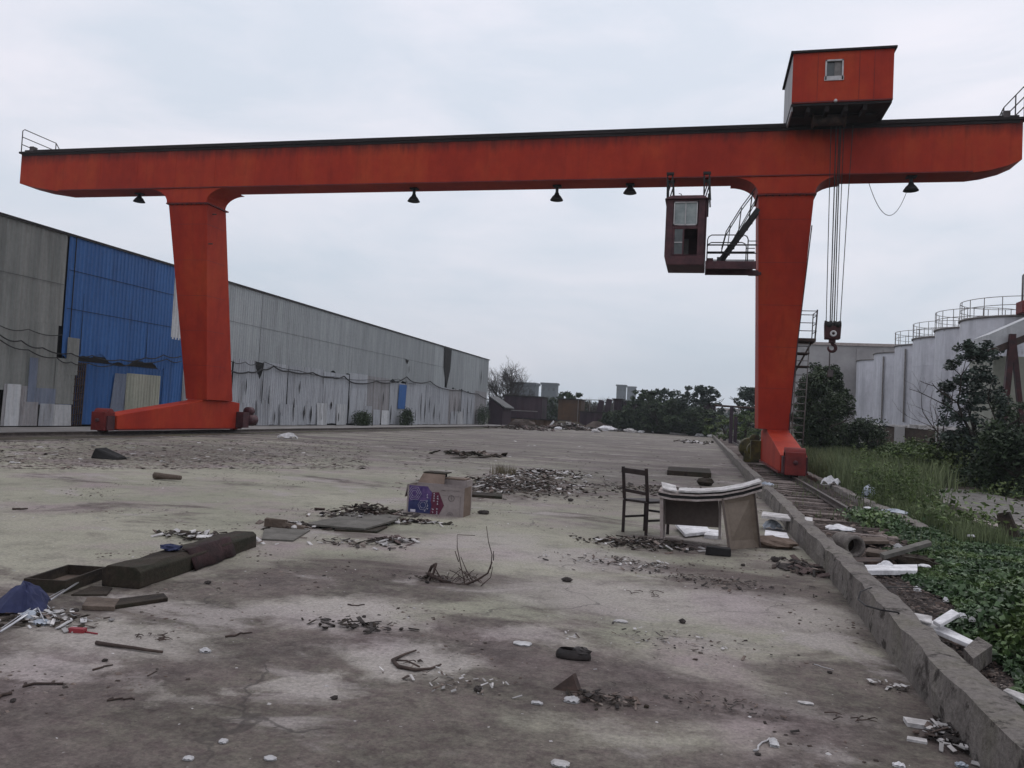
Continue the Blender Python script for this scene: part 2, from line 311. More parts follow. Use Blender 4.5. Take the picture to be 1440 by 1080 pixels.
MAT = dict(
    yard=yard_material(),
    soil=pm('soil', [(.035, .028, .022), (.075, .062, .045), (.06, .07, .035)], .35, .95, .6, 9, fine=(12, .35)),
    field=pm('far_ground', [(.045, .05, .03), (.085, .078, .055)], .03, .95, .2, 3, fine=(.5, .3)),
    ballast=pm('ballast', [(.022, .017, .016), (.07, .055, .05)], 7, .95, .8, 40, fine=(45, .5)),
    kerb=pm('kerb_concrete', [(.07, .06, .054), (.185, .165, .15), (.15, .137, .11)], 2.2, .92, .9, 24, fine=(26, .45), stretch=(1, 1, .35), speck=(5, .57, (.05, .042, .037)), pos=(.3, .7)),
    kerb2=pm('pale_kerb', [(.14, .12, .11), (.24, .22, .2)], 2, .9, .4, 22, fine=(30, .25)),
    gravel=pm('pale_gravel', [(.11, .10, .09), (.21, .2, .185)], 3, .95, .7, 40, fine=(30, .4)),
    strip=pm('pale_strip', [(.16, .15, .14), (.30, .285, .275)], .9, .92, .3, 14, fine=(9, .3), stretch=(1, .3, 1)),
    red=None, 
    darkred=pm('dark_red_paint', [(.10, .012, .012), (.19, .018, .014)], 2, .6, .1, fine=(9, .25), speck=(4, .6, (.03, .02, .018))),
    topdark=pm('grimy_top_plate', [(.012, .010, .010), (.03, .022, .022)], 1.5, .85, .3, stretch=(.4, 1, 1)),
    maroon=pm('faded_maroon_paint', [(.04, .014, .018), (.085, .03, .034)], 3, .6, .1, fine=(14, .25), speck=(5, .6, (.04, .025, .02))),
    hookred=pm('dark_block_paint', [(.022, .007, .008), (.06, .013, .014)], 4, .55, .1, fine=(12, .3)),
    black=pm('black_rubber', [(.010, .009, .010), (.022, .02, .02)], 4, .6, .2),
    iron=pm('rusty_iron', [(.03, .022, .02), (.075, .045, .035)], 5, .75, .3, fine=(25, .3)),
    rail=pm('rail_steel', [(.05, .04, .036), (.11, .09, .08)], 5, .5, .2, metal=.3, fine=(25, .3)),
    sleeper=pm('old_sleeper', [(.11, .085, .076), (.24, .20, .18)], 4, .9, .5, fine=(22, .35), stretch=(.5, 2, 1)),
    grey=steel_sheet('grey_sheet', (.245, .262, .268), (.33, .35, .355), st=.32),
    greynear=steel_sheet('olive_grey_sheet', (.15, .158, .148), (.225, .23, .215), st=.35),
    pale=steel_sheet('pale_sheet', (.27, .28, .30), (.37, .385, .41), st=.75, vary=.10),
    rusty=steel_sheet('rust_tinged_sheet', (.22, .215, .22), (.31, .30, .305), (.085, .05, .042), .8, .10),
    white=steel_sheet('whitish_sheet', (.38, .39, .40), (.52, .53, .54), st=.6, vary=.15),
    cream=steel_sheet('cream_sheet', (.24, .25, .20), (.33, .33, .27), st=.4),
    blue=steel_sheet('blue_sheet', (.018, .080, .24), (.030, .115, .32), (.010, .04, .12), .6, .12),
    paleblue=steel_sheet('faded_blue_sheet', (.12, .145, .20), (.18, .205, .26), st=.5),
    void=pm('near_black', [(.010, .010, .010), (.02, .018, .018)], 2, .9),  # on the shed's gaps the unlit interior is put into this colour
    roof=pm('roof_sheet', [(.06, .06, .06), (.11, .11, .11)], 1, .7),
    glass=pm('dim_glass', [(.03, .035, .035), (.07, .08, .08)], 3, .12, spec=.6),
    paleglass=pm('sky_pale_glass', [(.17, .20, .20), (.30, .33, .32)], 3, .25, spec=.5),  # opaque pane: the sky seen through the glass is put into its pale colour
    frame=pm('pale_frame', [(.38, .36, .36), (.55, .53, .53)], 5, .6),
    rope=pm('greasy_rope', [(.015, .013, .013), (.04, .035, .035)], 9, .7),
    steelrail=pm('dull_railing', [(.045, .035, .035), (.09, .075, .075)], 5, .6),
    galv=pm('weathered_railing', [(.13, .12, .115), (.22, .2, .19)], 5, .6),
    tank=pm('tank_paint', [(.38, .38, .41), (.56, .56, .60), (.47, .46, .49)], .32, .6, .08, 3, stretch=(1.6, 1.6, .22), fine=(1.3, .12), speck=(.35, .66, (.17, .145, .15))),
    warehouse=pm('dirty_warehouse_wall', [(.25, .235, .235), (.36, .35, .345)], .15, .8, .1, stretch=(1, 1, .6), fine=(.8, .15)),
    brownwall=pm('brown_wall', [(.045, .032, .026), (.11, .085, .07)], .6, .9, .4, fine=(4, .3)),
    wood=pm('damp_timber', [(.010, .007, .006), (.038, .028, .020), (.022, .022, .013)], 4, .9, .6, 24, fine=(30, .35), stretch=(1, .25, 1)),
    oldwood=pm('dark_chair_wood', [(.012, .008, .008), (.03, .018, .016)], 6, .55, .2, fine=(30, .3)),
    brownwood=pm('brown_board', [(.07, .05, .038), (.13, .10, .08)], 4, .85, .4, fine=(24, .3)),
    board=pm('tan_fibreboard', [(.19, .15, .12), (.25, .205, .165)], 2.5, .75, .1, fine=(20, .1)),
    boarddark=pm('grey_brown_panel', [(.105, .083, .075), (.15, .12, .105)], 2.5, .75, .1, fine=(20, .12)),
    boardedge=pm('pale_board_edge', [(.26, .21, .19), (.42, .37, .35)], 7, .85, .3, fine=(30, .25)),
    slab=pm('fibre_cement_slab', [(.075, .07, .06), (.14, .13, .115)], 3, .85, .3, fine=(20, .25)),
    foam=pm('white_foam', [(.55, .54, .55), (.80, .79, .80)], 5, .85, .4, 30, fine=(20, .12)),
    dirtyfoam=pm('dirty_foam', [(.34, .32, .31), (.6, .58, .57)], 5, .9, .4, 30, fine=(20, .2)),
    paper=pm('crumpled_paper', [(.35, .34, .34), (.58, .57, .57)], 9, .85, .4),
    plastic=pm('clear_plastic_litter', [(.22, .25, .29), (.5, .54, .6)], 9, .35, .3),
    card=pm('cardboard', [(.22, .185, .175), (.29, .25, .24)], 3, .85, .15, fine=(18, .1)),
    carddark=pm('brown_cardboard', [(.12, .085, .065), (.19, .14, .11)], 3, .85, .2, fine=(18, .15)),
    purple=pm('purple_print', [(.045, .025, .11), (.12, .07, .19)], 16, .6),
    winecloth=pm('wine_cloth', [(.016, .009, .009), (.040, .019, .02)], 5, .9, .5, fine=(14, .4)),
    navyprint=pm('navy_print', [(.015, .02, .075), (.035, .04, .12)], 16, .6),
    wine=pm('wine_print', [(.07, .012, .03), (.11, .02, .045)], 8, .6),
    whiteprint=pm('white_print', [(.45, .43, .5), (.6, .58, .64)], 8, .6),
    greyprint=pm('grey_print', [(.08, .06, .06), (.1, .08, .08)], 8, .7),
    umbrella=pm('navy_umbrella_cloth', [(.014, .018, .055), (.035, .042, .105)], 3, .7, .2, fine=(14, .2)),
    chrome=pm('bright_metal', [(.38, .38, .4), (.55, .55, .57)], 6, .35, metal=.6),
    redplastic=pm('red_plastic', [(.20, .02, .03), (.32, .045, .05)], 6, .5),
    brick=pm('broken_brick', [(.065, .045, .042), (.12, .085, .078)], 8, .9, .5, fine=(30, .3)),
    stone=pm('loose_stone', [(.02, .016, .015), (.065, .055, .05)], 9, .9, .6, island=.5),
    litter=pm('litter_chips', [(.026, .017, .014), (.085, .062, .052), (.20, .17, .15)], 5, .9, 0, island=.65),
    lightlitter=pm('pale_litter_chips', [(.25, .235, .225), (.5, .48, .47)], 5, .85, 0, island=.4),
    shoe=pm('old_leather', [(.018, .015, .014), (.045, .038, .036)], 6, .5, .2),
    insole=pm('worn_insole', [(.09, .08, .075), (.14, .125, .12)], 6, .8),
    twig=pm('dry_twig', [(.035, .025, .022), (.085, .06, .05)], 6, .9),
    bark=pm('bark', [(.025, .02, .018), (.06, .05, .042)], 4, .95, .5),
    leaf=pm('leaf_dark', [(.018, .032, .016), (.055, .078, .036)], .8, .6, island=.45, spec=.3),
    leafmid=pm('leaf_mid', [(.04, .07, .022), (.10, .14, .045), (.14, .17, .07)], .5, .6, island=.4, spec=.3),
    leafcreeper=pm('leaf_creeper', [(.022, .045, .022), (.065, .11, .045), (.11, .16, .045)], .8, .5, island=.45, spec=.4),
    leafgrey=pm('leaf_grey', [(.03, .046, .036), (.065, .088, .066)], .5, .6, island=.45),
    grass=pm('tall_weed', [(.07, .095, .04), (.17, .20, .10)], .5, .7, island=.4),
    drygrass=pm('dry_weed', [(.10, .085, .05), (.17, .14, .09)], .5, .8, island=.4),
    container=pm('dark_container', [(.022, .012, .02), (.05, .028, .038)], .4, .7, stretch=(1, 1, .3)),
    rustbox=pm('brown_container', [(.055, .03, .016), (.10, .055, .028)], .4, .7),
    farbuild=pm('far_concrete', [(.06, .07, .08), (.09, .10, .11)], .05, .8),
    yellow=pm('yellow_black_guard', [(.02, .018, .012), (.10, .085, .02)], 3, .7),
)
def crane_paint():
    m = pm('crane_red_paint', [(.29, .025, .014), (.36, .034, .016), (.40, .052, .019)], .5, .6, .05, 2, stretch=(1, 1, .5), fine=(3, .12), spec=.12, speck=(6, .66, (.10, .028, .018)))
    n = m.node_tree.nodes; l = m.node_tree.links; p = n['Principled BSDF']; src = p.inputs['Base Color'].links[0].from_socket
    t = n.new('ShaderNodeTexCoord'); mp = n.new('ShaderNodeMapping'); mp.inputs['Scale'].default_value = (3.4, 3.4, .35); l.new(t.outputs['Object'], mp.inputs[0])
    a = n.new('ShaderNodeTexNoise'); a.inputs['Scale'].default_value = 1; a.inputs['Detail'].default_value = 9; a.inputs['Roughness'].default_value = .7; l.new(mp.outputs[0], a.inputs['Vector'])
    m2 = n.new('ShaderNodeMapRange'); m2.inputs[1].default_value = .52; m2.inputs[2].default_value = .8; m2.inputs[4].default_value = .55; l.new(a.outputs['Fac'], m2.inputs[0])
    x = n.new('ShaderNodeMix'); x.data_type = 'RGBA'; l.new(m2.outputs[0], x.inputs[0]); l.new(src, x.inputs[6]); x.inputs[7].default_value = (.15, .018, .012, 1)
    l.new(x.outputs[2], p.inputs['Base Color']); return m
MAT['red'] = crane_paint()
def grime_paint():
    """girder paint: the same red with oil and soot runs that start at the top edge"""
    m = crane_paint(); m.name = 'girder_red_paint'; n = m.node_tree.nodes; l = m.node_tree.links; p = n['Principled BSDF']; src = p.inputs['Base Color'].links[0].from_socket
    t = n.new('ShaderNodeTexCoord'); s = n.new('ShaderNodeSeparateXYZ'); l.new(t.outputs['Object'], s.inputs[0])
    mp = n.new('ShaderNodeMapping'); mp.inputs['Scale'].default_value = (1.8, 1, .25); l.new(t.outputs['Object'], mp.inputs[0])
    a = n.new('ShaderNodeTexNoise'); a.inputs['Scale'].default_value = 1.3; a.inputs['Detail'].default_value = 9; a.inputs['Roughness'].default_value = .72; l.new(mp.outputs[0], a.inputs['Vector'])
    k = n.new('ShaderNodeMath'); k.operation = 'MULTIPLY_ADD'; l.new(a.outputs['Fac'], k.inputs[0]); k.inputs[1].default_value = 1.1; l.new(s.outputs['Z'], k.inputs[2])
    r = n.new('ShaderNodeMapRange'); r.inputs[1].default_value = 12.42; r.inputs[2].default_value = 12.95; r.inputs[4].default_value = .85; l.new(k.outputs[0], r.inputs[0])
    x = n.new('ShaderNodeMix'); x.data_type = 'RGBA'; l.new(r.outputs[0], x.inputs[0]); l.new(src, x.inputs[6]); x.inputs[7].default_value = (.03, .014, .014, 1)
    l.new(x.outputs[2], p.inputs['Base Color']); return m
MAT['girder'] = grime_paint()

# ------------------------------------------------------------------ foliage generators
def leaf_mesh(C, size, flat=.0, aspect=.55, jitter=.35):
    """one bent rhombus per point"""
    n = len(C); d = rng.normal(size=(n, 3)); d[:, 2] *= (1 - flat); d /= np.linalg.norm(d, axis=1)[:, None]
    u = rng.normal(size=(n, 3)); u[:, 2] *= (1 - flat); u -= d * (u * d).sum(1)[:, None]; u /= np.linalg.norm(u, axis=1)[:, None]
    nn = np.cross(d, u); s = (size * (1 + rng.uniform(-jitter, jitter, n)))[:, None]
    V = np.stack([C - d * s * .5, C + u * s * aspect * .5 + nn * s * .12, C + d * s * .5, C - u * s * aspect * .5 + nn * s * .12], 1).reshape(-1, 3)
    return V, np.arange(4 * n).reshape(-1, 4)
def blob_points(c, r, n, shell=.45):
    d = rng.normal(size=(n, 3)); d /= np.linalg.norm(d, axis=1)[:, None]
    q = rng.uniform(shell, 1, n) ** .7 * rng.choice([1, 1, 1.18, 1.42], n)
    return np.array(c) + d * q[:, None] * np.array(r)
def crown(clumps, size, flat=0.0, zmin=.02):
    P = np.concatenate([blob_points(c, r, n) for c, r, n in clumps]); P = P[P[:, 2] > zmin]
    return leaf_mesh(P, size, flat)
def blades(P, h, w, lean=.35):
    """grass: a tapering two-quad blade at each point"""
    n = len(P); a = rng.uniform(0, 2 * np.pi, n); H = h * rng.uniform(.5, 1.15, n)
    s = np.stack([np.cos(a), np.sin(a), np.zeros(n)], 1) * (w * .5)
    b = rng.uniform(0, 2 * np.pi, n); ln = np.stack([np.cos(b), np.sin(b), np.zeros(n)], 1) * (H * lean * rng.uniform(.2, 1, n))[:, None]
    up = np.zeros((n, 3)); up[:, 2] = H
    m = P + up * .55 + ln * .35; t = P + up + ln
    V = np.stack([P - s, P + s, m + s * .8, m - s * .8, t + s * .1, t - s * .1], 1).reshape(-1, 3)
    k = np.arange(n)[:, None] * 6
    Q = np.concatenate([k + np.array([[0, 1, 2, 3]]), k + np.array([[3, 2, 4, 5]])]); return V, Q
def merge(*ms):
    V = []; Q = []; o = 0
    for v, q in ms: V.append(v); Q.append(q + o); o += len(v)
    return np.concatenate(V), np.concatenate(Q)
def branch(mb, p, d, ln, r, depth, rnd, tips=None, spread=.5, kids=3):
    p = Vector(p); d = Vector(d).normalized(); pts = [p]; q = p.copy(); seg = 3
    for i in range(seg):
        d = (d + Vector([rnd.uniform(-.16, .16) for _ in range(3)]) + Vector((0, 0, .05))).normalized(); q = q + d * ln / seg; pts.append(q.copy())
    mb.tube(pts, [r * (1 - .14 * i) for i in range(seg + 1)], 5 if depth > 1 else 3, cap=False)
    if depth == 0:
        if tips is not None: tips.append(tuple(q))
        return
    for k in range(kids):
        b = pts[rnd.choice([1, 2, 3, 3])]
        nd = (d + Vector([rnd.uniform(-1, 1) for _ in range(3)]) * spread * 1.4).normalized()
        branch(mb, b, nd, ln * rnd.uniform(.6, .8), r * .58, depth - 1, rnd, tips, spread, kids)

# ================================================================== SETTING
YE = -19.8            # left edge of the yard slab
mb = MB(); mb.add([(-900, -300, -.12), (900, -300, -.12), (900, 900, -.12), (-900, 900, -.12)], [(0, 1, 2, 3)])
setting('ground', mb, MAT['field'])
mb = MB(); mb.add([(YE, -6, 0), (1.42, -6, 0), (1.42, 128, 0), (YE, 128, 0)], [(0, 1, 2, 3)])
setting('concrete_yard', mb, MAT['yard'])
# strip at the foot of the shed, with the left rail
def sheet(x0, x1, y0, y1, z, nx, ny, amp, sc=1.0):
    m = MB(); V = []
    for j in range(ny + 1):
        for i in range(nx + 1):
            x = x0 + (x1 - x0) * i / nx; y = y0 + (y1 - y0) * j / ny
            V.append((x, y, z + amp * (math.sin(x * 1.9 * sc + y * .7) * math.cos(y * 1.3 * sc + 1) + .6 * math.sin(x * 4.1 * sc + 2) * math.sin(y * 3.3 * sc))))
    m.add(V, [(j * (nx + 1) + i, j * (nx + 1) + i + 1, (j + 1) * (nx + 1) + i + 1, (j + 1) * (nx + 1) + i) for j in range(ny) for i in range(nx)], True); return m
setting('rail_strip', sheet(-24.0, YE - .004, 0, 118, -.03, 8, 60, .012), MAT['soil'])
setting('path', sheet(-27.9, -24.004, 5, 118, .0, 4, 60, .01), MAT['strip'])
setting('track_bed', sheet(1.66, 3.6, -2, 118, -.06, 12, 300, .018, 2), MAT['ballast'])
setting('verge', sheet(3.85, 16, -4, 70, -.05, 30, 80, .05, .6), MAT['soil'])
# gravel lane on the right
p0 = G(1343, 720); p1 = G(1440, 747)
mb = MB(); x0 = 5.55
mb.add([(x0, 9, .02), (8.4, 9, .03), (8.0, 26, .03), (x0 - .1, 26, .02)], [(0, 1, 2, 3)])
setting('gravel_lane', mb, MAT['gravel'])
# kerb walls: three stretches laid end to end, rough top
def kerbwall(name, xs, ys, h, w, mat, label, seed=1, step=.22):
    rr = random.Random(seed); m = MB(); V = []; y = ys[0]; rows = 0
    while y <= ys[1] + 1e-6:
        j = [rr.gauss(0, .011) for _ in range(6)]; x = xs + .02 * math.sin(y * .9)
        V += [(x - .01 + j[0] * .5, y, -.1), (x + j[1], y, h * .5), (x + .012 + j[2], y, h + j[3] * .8), (x + w * .5, y, h + .012 + j[3]), (x + w + j[4], y, h + j[5]), (x + w + .02, y, -.1)]
        rows += 1; y += step if y < 35 else 2.0
    Fc = [(r * 6 + k, r * 6 + k + 1, (r + 1) * 6 + k + 1, (r + 1) * 6 + k) for r in range(rows - 1) for k in range(5)]
    Fc += [(0, 1, 2, 3, 4, 5)[::-1], tuple((rows - 1) * 6 + k for k in range(6))]
    m.add(V, Fc); return solo(name, m, mat, label, 'kerb')
kerbwall('kerb_wall', 1.40, (-2, 118), .27, .21, MAT['kerb'], 'long raised concrete kerb along the right edge of the yard, beside the crane rail', 3)
kerbwall('kerb_wall', 3.62, (14.6, 118), .06, .2, MAT['kerb2'], 'low pale kerb on the weed side of the crane rail', 5)
kerbwall('kerb_wall', 5.42, (11, 40), .10, .16, MAT['kerb2'], 'pale low kerb edging the gravel lane among the weeds at the right', 6)
kerbwall('kerb_wall', YE - .1, (0, 118), .03, .16, MAT['kerb'], 'flush concrete edging between the yard and the rail by the long shed', 8)

# ------------------------------------------------------------------ crane rails
def rail_profile(m, x, y0, y1, z):
    pr = [(-.065, 0), (.065, 0), (.065, .015), (.012, .03), (.012, .09), (.035, .1), (.035, .125), (-.035, .125), (-.035, .1), (-.012, .09), (-.012, .03), (-.065, .015)]
    m.prism([(x + a, y0, z + b) for a, b in pr], (0, y1 - y0, 0))
RX, LX = 2.85, -22.15
t = root('rail_track', (RX, 5, -.05), 'single rusty crane rail on old sleepers between the two kerbs at the right', 'rail track')
mb = MB(); rail_profile(mb, RX, 15.2, 112, -.012); part('rail', mb, MAT['rail'], t)
sl = None; y = 13.4; k = 0
while k < 94:
    mb = MB(); mb.obox((2.42 + random.uniform(-.06, .06), y + random.uniform(-.05, .05), -.042 + random.uniform(-.010, .006)), (1.34, .2, .07), (random.uniform(-.05, .05), random.uniform(-.02, .02), random.uniform(-.09, .09)), .02)
    part('sleeper', mb, MAT['sleeper'], t, .012); y += .84 if k < 60 else 1.2; k += 1
t = root('rail_track', (LX, 5, 0), 'dark crane rail running along the foot of the long shed at the left', 'rail track')
mb = MB(); rail_profile(mb, LX, 8, 112, -.012); part('rail', mb, MAT['rail'], t)
mb = MB(); mb.box(LX - .2, LX + .2, 8, 112, -.1, -.014); part('footing', mb, MAT['kerb'], t)

# ================================================================== GANTRY CRANE
YF = 29.4; ZB, ZT = 10.65, 12.42; YB = 30.5
crane = root('gantry_crane', (-9.7, 30.5, 0), 'large red rail mounted gantry crane spanning the whole concrete yard', 'crane')
def girder():
    prof = [(-31.0, ZT), (-31.0, 11.04), (-30.1, 10.83), (-28.9, ZB), (8.75, ZB), (9.25, 10.72), (9.8, 10.87), (10.2, 11.06), (10.2, ZT)]
    m = MB(); m.prism([(x, YF, z) for x, z in prof], (0, YB - YF, 0))
    for i in range(20): x = -28.6 + i * 1.95; m.box(x, x + .012, YF - .007, YF - .001, ZB + .06, ZT - .12)
    return m
gd = part('main_girder', girder(), MAT['girder'], crane, .02)
mb = MB(); mb.box(-31.1, 10.3, YF - .07, YB + .25, ZT + .002, ZT + .085)
mb.box(-30.9, 10.1, YF + .05, YF + .14, ZT + .085, ZT + .19)
mb.box(-30.9, 10.1, YF - .028, YF - .003, ZT - .10, ZT)
part('top_plate', mb, MAT['topdark'], gd)
mb = MB(); mb.box(-28.8, 8.7, YF - .04, YF - .003, ZB + .004, ZB + .05); part('bottom_flange', mb, MAT['darkred'], gd)

def leg(xc, lab):
    zb, zt = 1.5, 9.98
    m = MB()
    m.hexa([(xc - .54, 31.0, zb), (xc + .54, 31.0, zb), (xc + .54, 33.0, zb), (xc - .54, 33.0, zb),
            (xc - .96, 29.5, zt), (xc + .96, 29.5, zt), (xc + .96, 30.9, zt), (xc - .96, 30.9, zt)])
    lg = part('leg', m, MAT['red'], crane, .02, lab)
    m = MB(); m.box(xc - 1.03, xc + 1.03, YF + .02, 31.0, zt + .002, zt + .055); part('flange', m, MAT['darkred'], lg)
    pts = [(xc - .98, zt + .057), (xc + .98, zt + .057)]
    for i in range(9):
        a = math.pi / 2 * i / 8; pts.append((xc + .98 + .95 * (1 - math.cos(a)), zt + .06 + .605 * math.sin(a)))
    for i in range(8, -1, -1):
        a = math.pi / 2 * i / 8; pts.append((xc - .98 - .95 * (1 - math.cos(a)), zt + .06 + .605 * math.sin(a)))
    m = MB(); m.prism([(x, YF + .004, min(z, ZB - .003)) for x, z in pts], (0, YB - YF + .3, 0)); part('bracket', m, MAT['red'], lg)
    m = MB()
    for k in range(9): x_ = xc - .92 + k * .23; m.box(x_ - .025, x_ + .025, YF + .03, YF + .07, zt + .056, zt + .09); m.box(x_ - .025, x_ + .025, YF + .03, YF + .07, zt - .035, zt + .001)
    part('flange_bolts', m, MAT['iron'], lg)
    m = MB()
    for f in (.18, .36, .54, .72, .9):
        w = .54 + .42 * f; y_ = 31.0 - 1.5 * f; z_ = zb + (zt - zb) * f; m.box(xc - w + .01, xc + w - .01, y_ - .006, y_ + .004, z_, z_ + .014); m.box(xc + w - .004, xc + w + .006, y_ + .01, y_ + 1.3, z_, z_ + .014)
    part('weld_line', m, MAT['darkred'], lg)
    return lg
legL = leg(-22.1, 'left crane leg, leaning back behind the blue shed wall')
legR = leg(2.67, 'right crane leg with the cab walkway')

def carriage(xc, inner):
    """end carriage on the rail; inner = +1/-1 side on which the drive sits"""
    w = .40
    prof = [(25.75, .22), (25.75, .74), (26.05, .80), (30.9, 1.44), (31.0, 1.497), (33.1, 1.497), (33.9, 1.42), (33.9, .22)]
    m = MB(); m.prism([(xc - w, y, z) for y, z in prof], (2 * w, 0, 0))
    c = part('end_carriage', m, MAT['red'], crane, .02)
    m = MB(); m.box(xc - w - .05, xc + w + .05, 25.8, 33.85, .17, .217); part('bottom_flange', m, MAT['darkred'], c)
    for y in (25.5, 34.12):                       # wheel boxes
        m = MB(); m.box(xc - .30, xc + .30, y - .30, y + .24, .16, .86); m.lathe((xc - .30, y, .80), [(.0, 0), (.2, 0), (.2, .6), (0, .6)], 16, 'X')
        wb = part('wheel_box', m, MAT['darkred'], c, .015)
        m = MB(); m.lathe((xc - .10, y, .29), [(0, 0), (.235, 0), (.235, .03), (.185, .035), (.185, .165), (.235, .17), (.235, .2), (0, .2)], 20, 'X'); part('wheel', m, MAT['iron'], wb)
        m = MB(); s = -1 if y < 30 else 1
        m.box(xc - .36, xc - .302, y - .2, y + .18, .2, .72); m.box(xc + .302, xc + .36, y - .2, y + .18, .2, .72)
        m.lathe((xc, y + s * .31 - .03, .55), [(0, -.03), (.07, -.03), (.07, .1), (0, .1)], 12, 'Y'); part('axle_plate', m, MAT['maroon'], wb)
    # drive: gear case and motor on the far end, towards the yard
    m = MB(); x = xc + inner * .62
    m.box(min(xc + inner * .41, x + inner * .18), max(xc + inner * .41, x + inner * .18), 33.65, 34.15, .25, 1.0)
    m.lathe((x, 34.3, .62), [(0, -.12), (.27, -.12), (.29, .0), (.29, .5), (.22, .58), (0, .6)], 18, 'Y')
    m.lathe((x, 34.3, 1.05), [(0, -.1), (.2, -.1), (.2, .3), (0, .32)], 16, 'Y')
    d = part('drive_motor', m, MAT['maroon'] if inner > 0 else MAT['yellow'], c)
    if inner < 0:
        m = MB(); m.lathe((xc - .72, 36.0, .62), [(0, -.25), (.42, -.25), (.45, .1), (.45, .5), (0, .5)], 18, 'Y'); m.box(xc - .95, xc - .31, 35.6, 36.5, .02, .5); part('guard', m, MAT['yellow'], c)
carriage(-22.15, 1); carriage(2.85, -1)

# end railings on the girder
for xe, s in ((-31.02, 1), (10.22, -1)):
    m = MB(); r = .022; zb = ZT + .09; y0, y1, y2 = YF - .02, 31.3, 31.9
    m.tube([(xe, y0, zb), (xe, y0, zb + .98), (xe, y0 + .1, zb + 1.08), (xe, y1, zb + 1.08), (xe + s * .35, y2, zb)], r)
    m.tube([(xe, y1, zb - .1), (xe, y1, zb + 1.08)], r); m.tube([(xe, y0, zb + .7), (xe, y1, zb + .7), (xe + s * .2, y2 - .25, zb + .25)], r); m.tube([(xe, y0, zb + .35), (xe, y1, zb + .35)], r)
    if s < 0: m.tube([(xe, y0 + .8, zb), (xe, y0 + .8, zb + 1.08)], r)
    m.box(xe if s > 0 else xe - .6, xe + .6 if s > 0 else xe, y0 + .3, y2, zb - .02, zb + .03); m.box(xe + s * .5 - .1, xe + s * .5 + .1, y0 + .05, y0 + .3, zb, zb + .26)
    part('end_railing', m, MAT['steelrail'], crane)

# floodlights below the girder
def flood(px, py, y, tilt):
    p = A(px, py, y); x = float(p[0]); m = MB()
    z0 = ZB - .02; zz = float(p[2])
    m.box(x - .05, x + .05, y - .05, y + .05, zz + .05, z0); m.box(x - .16, x + .16, y - .14, y + .14, z0 - .04, z0 + .015)
    fl = part('floodlight', m, MAT['black'], crane)
    m = MB(); m.lathe((x, y, zz - .16), [(.26, 0), (.245, .03), (.17, .15), (.10, .22), (.075, .30), (0, .31)], 18); m.lathe((x, y, zz - .15), [(.0, .03), (.24, .005)], 18)
    part('lamp_shade', m, MAT['black'], fl)
for px, py, tl in ((196, 279, 0), (582, 278, 0), (783, 276, 0), (886, 266, 0), (1281, 262, 0)): flood(px, py, 30.0 if px != 1281 else 29.7, tl)
# drooping power cable
pts = []
for i in range(15):
    q = i / 14; p = A(1222 + 55 * q, 258 + (300 - 258) * (1 - (2 * q - 1) ** 2) * 1.0 + 6 * q, 29.6); pts.append(p)
m = MB(); m.tube(pts, .012, 4); part('hanging_cable', m, MAT['rope'], crane)

# trolley house on the girder
y0, y1 = 27.8, 30.7; xa, xb = 2.58, 5.77; za, zc = 12.66, 14.40
m = MB()
wx0, wx1, wz0, wz1 = 3.62, 4.20, 13.42, 14.12
for bx in ((xa, wx0, za, zc), (wx1, xb, za, zc), (wx0, wx1, za, wz0), (wx0, wx1, wz1, zc)): m.box(bx[0], bx[1], y0, y0 + .05, bx[2], bx[3])
m.box(xb - .05, xb, y0 + .05, y1, za, zc); m.box(xa + .05, xb - .05, y1 - .05, y1, za, zc); m.box(xa + .05, xb - .05, y0 + .05, y1 - .05, za, za + .05)
th = part('trolley_house', m, MAT['red'], crane)
m = MB(); m.box(xa, xa + .048, y0 + .052, y1, za - .25, zc); part('end_wall', m, MAT['rusty'], th, label='pale weathered end wall of the trolley house')
m = MB(); m.hexa([(xa - .08, y0 - .08, zc), (xb + .08, y0 - .08, zc), (xb + .08, y1 + .1, zc), (xa - .08, y1 + .1, zc), (xa - .08, y0 - .08, zc + .07), (xb + .08, y0 - .08, zc + .07), (xb + .08, y1 + .1, zc + .07), (xa - .08, y1 + .1, zc + .07)]); part('roof', m, MAT['topdark'], th)
m = MB()
for bx in ((wx0, wx0 + .05, wz0, wz1), (wx1 - .05, wx1, wz0, wz1), (wx0, wx1, wz1 - .05, wz1), (wx0 - .02, wx1 + .02, wz0 - .02, wz0 + .13)): m.box(bx[0], bx[1], y0 - .03, y0 + .03, bx[2], bx[3])
part('window_frame', m, MAT['frame'], th)
m = MB(); m.lathe((3.98, y0 - .03, za + .03), [(0, -.05), (.05, -.05), (.06, .02), (0, .03)], 10, 'Y'); part('lamp', m, MAT['frame'], th)
m = MB()
for x_ in (xa + .8, wx1 + .5, xb - .6): m.box(x_, x_ + .015, y0 - .006, y0 - .001, za + .03, zc - .02)
m.box(xa, xb, y0 - .02, y0 - .001, za, za + .05); part('seam_strip', m, MAT['darkred'], th)
m = MB(); m.box(wx0 + .05, wx1 - .05, y0 + .06, y0 + .07, wz0 + .13, wz1 - .05); part('window_pane', m, MAT['glass'], th)
m = MB(); m.box(wx0 + .3, wx1 - .06, y0 + .035, y0 + .055, wz0 + .1, wz1 - .06); part('curtain', m, MAT['galv'], th)
m = MB(); m.box(xa + .02, xb - .3, 28.55, 30.3, ZT + .12, za - .2); m.prism([(xa - .02, y0 + .02, za - .02), (xa + .0, 28.5, ZT + .1), (xa + .0, 30.2, ZT + .1), (xa - .02, y1, za - .02)], (.12, 0, 0))
m.prism([(xb - .15, y0 + .3, za - .02), (xb - .38, 28.5, ZT + .1), (xb - .38, 30.2, ZT + .1), (xb - .15, y1, za - .02)], (.12, 0, 0)); m.box(xa, xb - .02, y0 + .02, y1, za - .09, za - .003)
